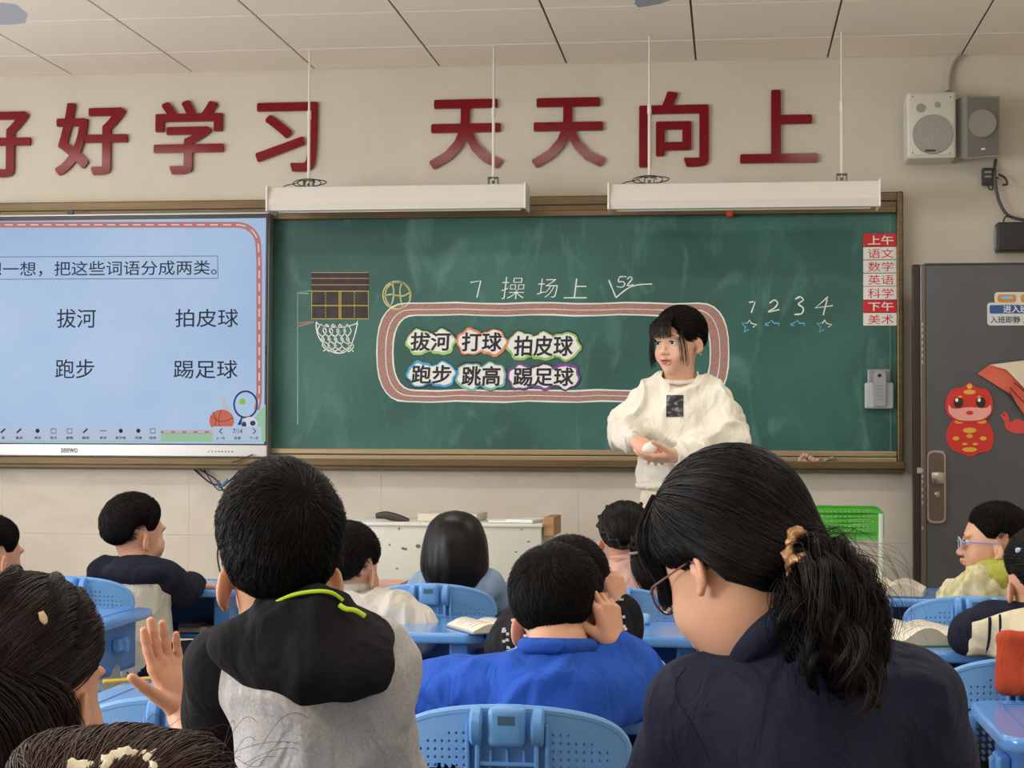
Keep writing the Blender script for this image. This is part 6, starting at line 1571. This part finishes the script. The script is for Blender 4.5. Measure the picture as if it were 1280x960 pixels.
# ---- boy in the grey and black hooded jacket, hand raised --------------
Y = 2.3
J = dict(neck=A(370, 775, Y), pelvis=A(380, 1060, Y - .03), shL=A(282, 835, Y), elL=A(268, 985, Y + .12), wrL=A(228, 890, Y + .20), wr_r=.024, shR=A(462, 838, Y), elR=A(492, 985, Y + .06), wrR=A(450, 985, Y + .28))
GY = cmat('heather_grey', '#bdbcbb', .45, 260, col2='#acacad', nscale=230); BK = cmat('black_fleece', '#15141a', .35)
t, M, g = child('boy in a grey jacket with black hood and lime trim, left hand raised', 350, Y, (351, 680, Y, 14, -2, 0, (.95, 1.0, 1.09)), None, J, dict(chest=.10, waist=.11, sw=.058), None,
    [dict(wrist=J['wrL'], d=(-.36, .0, 1), n=(.85, -.55, .1), left=True, sc=.82, curl=(6, 5, 6, 9), spread=1.5, thumb=(50, 10)), dict(wrist=J['wrR'], d=(-.3, .8, 0), n=(0, 0, -1), left=False, sc=.74)], legs=True, neck_r=.042)
s = SDF(); torso(s, J['neck'], A(312, 842, Y), A(456, 838, Y), A(384, 1040, Y), .112, .118, .055, k=.06); s.cone(A(458, 840, Y), A(490, 985, Y + .05), .058, .05, k=.05).cone(A(490, 985, Y + .05), A(460, 990, Y + .25), .05, .04)
g = garment('jacket', s, GY, t, .0055, .009, 23, 12, 2, .6)
s = SDF(); s.chain([A(278, 836, Y + .01), A(268, 890, Y + .04), A(266, 965, Y + .08)], [.054, .042, .036], k=.03).cone(A(318, 805, Y), A(284, 836, Y), .040, .050, k=.03).cone(A(266, 965, Y + .08), A(262, 960, Y + .14), .034, .032, k=.03); garment('sleeve', s, BK, t, .005, .007, 24, 14, parent=g)
s = SDF(); s.ell(A(372, 822, Y - .075), (.120, .040, .050), Matrix.Rotation(.10, 3, 'Y'), k=.03)
s.ell(A(376, 800, Y - .045), (.118, .062, .034), k=.03); s.ell(A(392, 846, Y - .088), (.080, .032, .030), k=.04)
s.cone(A(298, 812, Y), A(350, 776, Y - .06), .034, .030, k=.03).cone(A(350, 776, Y - .06), A(400, 768, Y - .065), .030, .030, k=.03).cone(A(400, 768, Y - .065), A(458, 806, Y - .01), .030, .036, k=.03)
s.cone(A(300, 806, Y + .04), A(340, 790, Y + .08), .03, .03, k=.03).cone(A(450, 800, Y + .04), A(400, 790, Y + .08), .03, .03, k=.03)
s.ell(A(374, 756, Y + .01), (.048, .060, .052), k=.015, neg=True)
hd_ = garment('hood', s, BK, t, .005, .007, 25, 12, 2, .8, parent=g)
LM = mat('lime_trim', '#b9dc2c', .5)
P = smoothpts([A(318, 770, Y - .055), A(338, 757, Y - .080), A(365, 744, Y - .094), A(395, 739, Y - .096), A(415, 741, Y - .090), A(428, 750, Y - .078)], 5)
MB().tube(P, .0026, 8).build('lime_trim', LM, hd_, smooth=True)
P = smoothpts([A(424, 756, Y - .092), A(432, 761, Y - .092), A(444, 763, Y - .09), A(456, 770, Y - .084)], 5); MB().tube(P, .0032, 8).build('lime_trim', LM, hd_, smooth=True)
BT = [(0, 34), (35, 30), (55, 8), (70, -16), (80, -22), (92, -6), (106, -8), (120, -40), (150, -50), (180, -54)]
boyhair(t, M, HAIR, 7000, .0007, .013, .012, 12, BT, whorl=(.35, -.7, .6), lift=.007, ln=.42, messy=.2, seg=6)

# ---- girl at the bottom left --------------------------------------------
Y = 1.92
J = dict(neck=A(30, 935, Y), pelvis=A(30, 1300, Y), shL=A(-60, 985, Y), elL=A(-80, 1150, Y + .1), wrL=A(-40, 1150, Y + .25), shR=A(120, 985, Y), elR=A(140, 1150, Y + .1), wrR=A(100, 1150, Y + .25))
t, M, g = child('girl at the bottom left with dark hair in twisted rows held by small bobbles', 30, Y, (30, 830, Y, -8, 4, 0, (.98, 1, 1.02)), None, J, dict(chest=.09, waist=.1, sw=.05), cmat('mauve_top', '#8d7a86'), [], .005, 26, legs=False)
HT = [(0, 34), (40, 26), (60, 4), (80, -6), (95, -4), (110, -14), (125, -44), (180, -62)]
ex = lambda d: .010 * np.exp(-((d[..., 1] + .7) ** 2 + (d[..., 2] - .0) ** 2) / .3)
c = hair_cap('hair', M, HAIRR, t, HT, .012, .006, seed=10, lump=.006, extra=ex)
swept_strands('hair_strands', M, HAIRR, c, HT, (-.15, -.9, -.45), 5200, .012, .006, r=.0006, lift=.006, wob=.10, extra=ex, seed=21)
for pts_ in (((.1, .35, .95), (.42, -.05, .9), (.66, -.40, .62), (.66, -.70, .30), (.5, -.85, .0)), ((-.35, .25, .9), (-.05, -.2, .98), (.08, -.62, .74), (.05, -.9, .4)), ((-.55, -.1, .8), (-.45, -.55, .7), (-.35, -.85, .4), (-.3, -.95, .1)), ((.5, .2, .75), (.8, -.1, .5), (.85, -.35, .2))):
    tail_strands('hair_twist', [onE(M, q_, .021) for q_ in pts_], [.006, .010, .012, .010, .006], HAIRR, c, 520, .0006, 61, seg=24, twist=9, stray=.06)
for d_, cc in (((.62, -.60, .50), '#c9b58e'), ((.05, -.66, .72), '#b97f6a')):
    q = onE(M, d_, .028); MB().tube([q + Vector((-.003, 0, .007)), q, q + Vector((.003, 0, -.007))], .004, 10, rs=[.003, .0045, .003]).build('bobble', mat('bobble' + cc, cc, .4), c, smooth=True)
tail_strands('loose_hair', [onE(M, (.4, -.8, -.1), .02), A(72, 880, Y - .08), A(70, 930, Y - .07), A(74, 985, Y - .06)], [.02, .022, .018, .012], HAIRR, c, 260, .0006, seg=14, stray=.5)
tail_strands('loose_hair', [onE(M, (-.3, -.9, -.2), .02), A(10, 920, Y - .10), A(10, 1000, Y - .09)], [.05, .06, .06], HAIRR, c, 900, .0007, seg=14)
# ---- head at the bottom edge -----------------------------------------------
Y = 1.4
J = dict(neck=A(150, 1215, Y), pelvis=A(150, 1600, Y), shL=A(40, 1270, Y), elL=A(20, 1450, Y + .1), wrL=A(60, 1450, Y + .2), shR=A(260, 1270, Y), elR=A(280, 1450, Y + .1), wrR=A(240, 1450, Y + .2))
t, M, g = child('child whose brown hair with a cream lace bow shows at the bottom edge', 150, Y, (150, 1082, Y, 0, 0, 0, (1.1, 1, 1)), None, J, dict(chest=.09, waist=.1, sw=.045), cmat('mauve_top', '#8d7a86'), [], .005, 27, legs=False)
ex2 = lambda d: .012 * np.exp(-((np.abs(d[..., 0]) - .55) ** 2 + (d[..., 2] - .8) ** 2) / .05)
HB = mat('soft_brown_hair', '#3a2620', .5, spec=.3)
c = hair_cap('hair', M, HB, t, HT, .016, .010, seed=12, lump=.010, extra=ex2)
swept_strands('hair_strands', M, HB, c, HT, (.0, -.9, .2), 4200, .016, .010, r=.0006, lift=.010, wob=.25, extra=ex2, seed=22)
s = SDF(); LC = mat('cream_lace', '#d8cfb8', .8, bump=1, bscale=60)
for k in range(60):
    u = k / 59; p = A(110 + 100 * u, 946 + 9 * math.sin(u * 7) + rnd.uniform(-6, 6), Y - .03); yq = on_surface(c, p.x, p.z, Y - 1) or Y - .05; s.ell((p.x, yq - .013, p.z), (.0035 + .003 * rnd.random(), .004, .0025 + .004 * rnd.random()), k=.002)
garment('lace_bow', s, LC, t, .003, .004, 28, 60, 0, parent=c)
# fly-away hairs
fl = []
for k in range(26):
    x = rng_.uniform(150, 330); p0 = A(x, 935 + rng_.uniform(0, 25), Y - .02); dx, dz = rng_.uniform(.0, .05), rng_.uniform(-.01, .03)
    fl.append([(p0.x + dx * u + .003 * math.sin(u * 2.2 + k), p0.y + .02 * u, p0.z + dz * math.sin(u * 2.2)) for u in np.linspace(0, 1, 18)])
v, f = tubes(np.array(fl), np.full((len(fl), 18), .00022)); o = mk('flyaway_hair', v, f, HB, c, True); o['kind'] = 'stuff'

# ---- woman in navy -----------------------------------------------------------
Y = 2.2
t = person('woman in a navy shirt with a gold scrunchie in her black hair, head bowed', 990, Y)
M = headM(915, 668, Y, 47, 27, 3, (.97, .98, 1.07))
nb = A(985, 800, Y + .0); pv = A(1005, 1150, Y - .05)
SL, SR = A(868, 878, Y - .01), A(1140, 862, Y + .02)
J = dict(neck=A(962, 790, Y), pelvis=pv, shL=SL, elL=A(822, 1010, Y + .10), wrL=A(850, 1050, Y + .30), shR=SR, elR=A(1172, 1020, Y + .06), wrR=A(1100, 1080, Y + .25))
J['wr_r'] = .02; J['legs'] = legs_seated(t, pv + Vector((0, 0, .0)), (-.2, 1), DKP, SHOED, thl=.42, kneez=.5)
body_mesh(t, M, 'adult', J, [dict(wrist=J['wrL'], d=(.3, .9, -.2), n=(0, 0, -1), left=True, sc=.9), dict(wrist=J['wrR'], d=(-.3, .9, -.2), n=(0, 0, -1), left=False, sc=.9)], SKINA, .050)
faceparts(M, t)
NS = cmat('navy_cotton', '#1c2138', .25, 600, .8)
s = SDF(); torso(s, A(985, 815, Y), A(880, 885, Y), A(1128, 870, Y), pv, .115, .12, .062, k=.07)
s.ell(A(1050, 870, Y - .01), (.105, .085, .060), k=.06); s.ell(A(930, 890, Y), (.09, .085, .055), k=.06)
sleeve(s, A(868, 893, Y), J['elL'], J['wrL'], .052, .050, .042); sleeve(s, A(1138, 880, Y), J['elR'], J['wrR'], .056, .052, .042)
s.cone(A(960, 800, Y), A(1000, 800, Y - .01), .052, .050, k=.04)
s.ell(A(945, 770, Y + .02), (.046, .052, .055), k=.02, neg=True)
g = garment('shirt', s, NS, t, .0058, .008, 30, 9, 2, .7)
s = SDF(); P = smoothpts([A(908, 838, Y + .03), A(925, 822, Y - .035), A(950, 795, Y - .062), A(985, 768, Y - .066), A(1010, 775, Y - .03)], 5); s.chain(P, [.012 + .006 * math.sin(i / (len(P) - 1) * 3.1) for i in range(len(P))], k=.01); garment('collar', s, NS, t, .004, .003, 31, parent=g)
P = smoothpts([A(858, 832, Y - .02), A(846, 850, Y - .045), A(848, 872, Y - .058), A(868, 905, Y - .068), A(888, 945, Y - .07)], 5); MB().tube([(p.x, (on_surface(g, p.x, p.z, .5) or p.y) + .0001, p.z) for p in P], .0007, 6).build('sleeve_seam', cmat('navy_seam', '#0d101b'), g, smooth=True)
WT = [(0, 26), (20, 14), (38, -2), (55, -14), (70, -20), (84, -24), (98, -26), (112, -48), (140, -66), (180, -72)]
TIEL = np.linalg.inv(np.array(M)) @ np.array(list(A(1000, 706, Y - .02)) + [1]); td = (TIEL[:3] - EC) / ER; td = td / np.linalg.norm(td)
exw = lambda d: .012 * np.exp(-np.sum((d - td) ** 2, -1) / .35) + .022 * np.exp(-(d[..., 2] + .65) ** 2 / .08) * (d[..., 1] < .35)
hair = hair_cap('hair', M, HAIR, t, WT, .017, .006, seed=31, lump=.004, extra=exw, nphi=140, nt=44, taper=12)
swept_strands('hair_strands', M, HAIR, hair, WT, td, 8500, .017, .006, r=.00055, lift=.004, wob=.07, extra=exw, seed=33, seg=14, taper=12)
tie = A(1002, 712, Y - .075)
s = SDF()
for k in range(26):
    a = k / 26 * 2 * math.pi; p = tie + Vector((.010 * math.cos(a) - .006, .026 * math.cos(a) * .5 - .020, .030 * math.sin(a))); s.ell(p + Vector((0, 0, .014)), (.007 + .003 * math.sin(k * 2.7), .008, .006), k=.004)
s.chain([A(978, 706, Y - .10), A(990, 699, Y - .12), A(1004, 697, Y - .125), A(1018, 703, Y - .115)], [.005, .007, .007, .004], k=.004)
garment('scrunchie', s, mat('gold_rose_fabric', '#a87f58', .35, .35, bump=.8, bscale=150), t, .0028, .004, 32, 70, 0, parent=hair)
s = SDF(); s.chain([A(1012, 714, Y - .06), A(1036, 730, Y - .08), A(1052, 770, Y - .10), A(1068, 815, Y - .10)], [.018, .026, .028, .018], k=.03); garment('ponytail_core', s, HAIR, t, .006, .012, 34, 22, 1, parent=hair)
PT = [tie, A(1018, 712, Y - .09), A(1044, 745, Y - .12), A(1060, 790, Y - .13), A(1068, 840, Y - .13), A(1070, 872, Y - .12)]
tail_locks('ponytail', PT, [.010, .032, .042, .042, .034, .024], HAIR, hair, 70, 52, .0065, .0006, .011, (1.2, 2.8), 36, 41)
tail_locks('ponytail', [tie, A(1008, 735, Y - .10), A(1014, 780, Y - .12), A(1026, 825, Y - .13), A(1054, 858, Y - .13)], [.008, .022, .030, .028, .02], HAIR, hair, 34, 48, .0065, .0006, .012, (1.2, 2.6), 34, 42)
tail_locks('ponytail', [tie, A(1028, 700, Y - .07), A(1064, 722, Y - .10), A(1084, 770, Y - .12), A(1092, 830, Y - .12)], [.008, .018, .018, .016, .014], HAIRR, hair, 22, 36, .006, .00055, .013, (1.2, 3.2), 34, 43)
tail_locks('ponytail', [tie, A(1031, 735, Y - .13), A(1056, 790, Y - .16), A(1071, 850, Y - .16), A(1080, 880, Y - .15)], [.010, .026, .030, .024, .016], HAIRR, hair, 26, 40, .006, .0006, .014, (1.4, 3.0), 36, 48)
tail_strands('stray_hair', [tie, A(1036, 706, Y - .09), A(1076, 750, Y - .12), A(1094, 840, Y - .13)], [.02, .04, .045, .04], HAIRR, hair, 90, .0003, 44, curl=.012, cfreq=1.6, seg=34, stray=.9)
# front locks hanging beside the face, on the left of the picture
tail_strands('front_lock', [onE(M, (-.45, .55, .75), .020), onE(M, (-.62, .80, .30), .022), onE(M, (-.62, .85, -.08), .016), M @ Vector((-.052, .078, -.022))], [.012, .018, .014, .005], HAIR, hair, 500, .0006, 45, seg=16, stray=.1)
tail_strands('front_lock', [onE(M, (-.2, .6, .85), .020), onE(M, (-.25, 1.0, .40), .022), onE(M, (-.28, 1.0, .02), .014), M @ Vector((-.030, .100, -.010))], [.016, .022, .016, .005], HAIR, hair, 500, .0006, 46, seg=16, stray=.1)
tail_strands('front_lock', [onE(M, (.15, .6, .85), .020), onE(M, (.3, 1.0, .40), .022), onE(M, (.35, 1.0, .0), .014), M @ Vector((.035, .095, -.020))], [.016, .022, .016, .005], HAIR, hair, 500, .0006, 47, seg=16, stray=.1)
glasses(M, t, 'thin maroon rimmed glasses worn by the woman in navy', mat('rim_maroon', '#7a2f3a', .25, .4), mat('rim_rose', '#a9756c', .25, .5), .023, .018, .0012)

# ---- red garment on the right chair, cream jacket on a chair ------------------
Y = 3.52
s = SDF()
for k in range(9): u = k / 8; s.cone(A(1255 + 50 * u, 798, Y - .035), A(1253 + 50 * u, 858, Y - .05), .012, .013, k=.01); s.cone(A(1255 + 50 * u, 798, Y - .035), A(1255 + 50 * u, 815, Y + .05), .012, .012, k=.01)
o = garment('x', s, cmat('rust_red_fleece', '#b5482c', .5, 150), None, .006, .008, 50, 18); o.name = 'jacket'; tag(o, 'orange red garment hung over the blue chair at the right edge', 'jacket')
Y = 4.42
s = SDF(); s.chain([A(889, 812, Y), A(887, 840, Y), A(890, 880, Y)], [.03, .040, .045], k=.03).chain([A(902, 815, Y), A(908, 850, Y), A(905, 880, Y)], [.03, .040, .045], k=.03)
o = garment('x', s, cmat('cream_cloth', '#d6cbb4', .5, 150), None, .006, .012, 51, 16); o.name = 'coat'; tag(o, 'cream coat hanging off the desk beside the woman in navy', 'coat')
for q in list(bpy.data.meshes):
    if q.users == 0: bpy.data.meshes.remove(q)
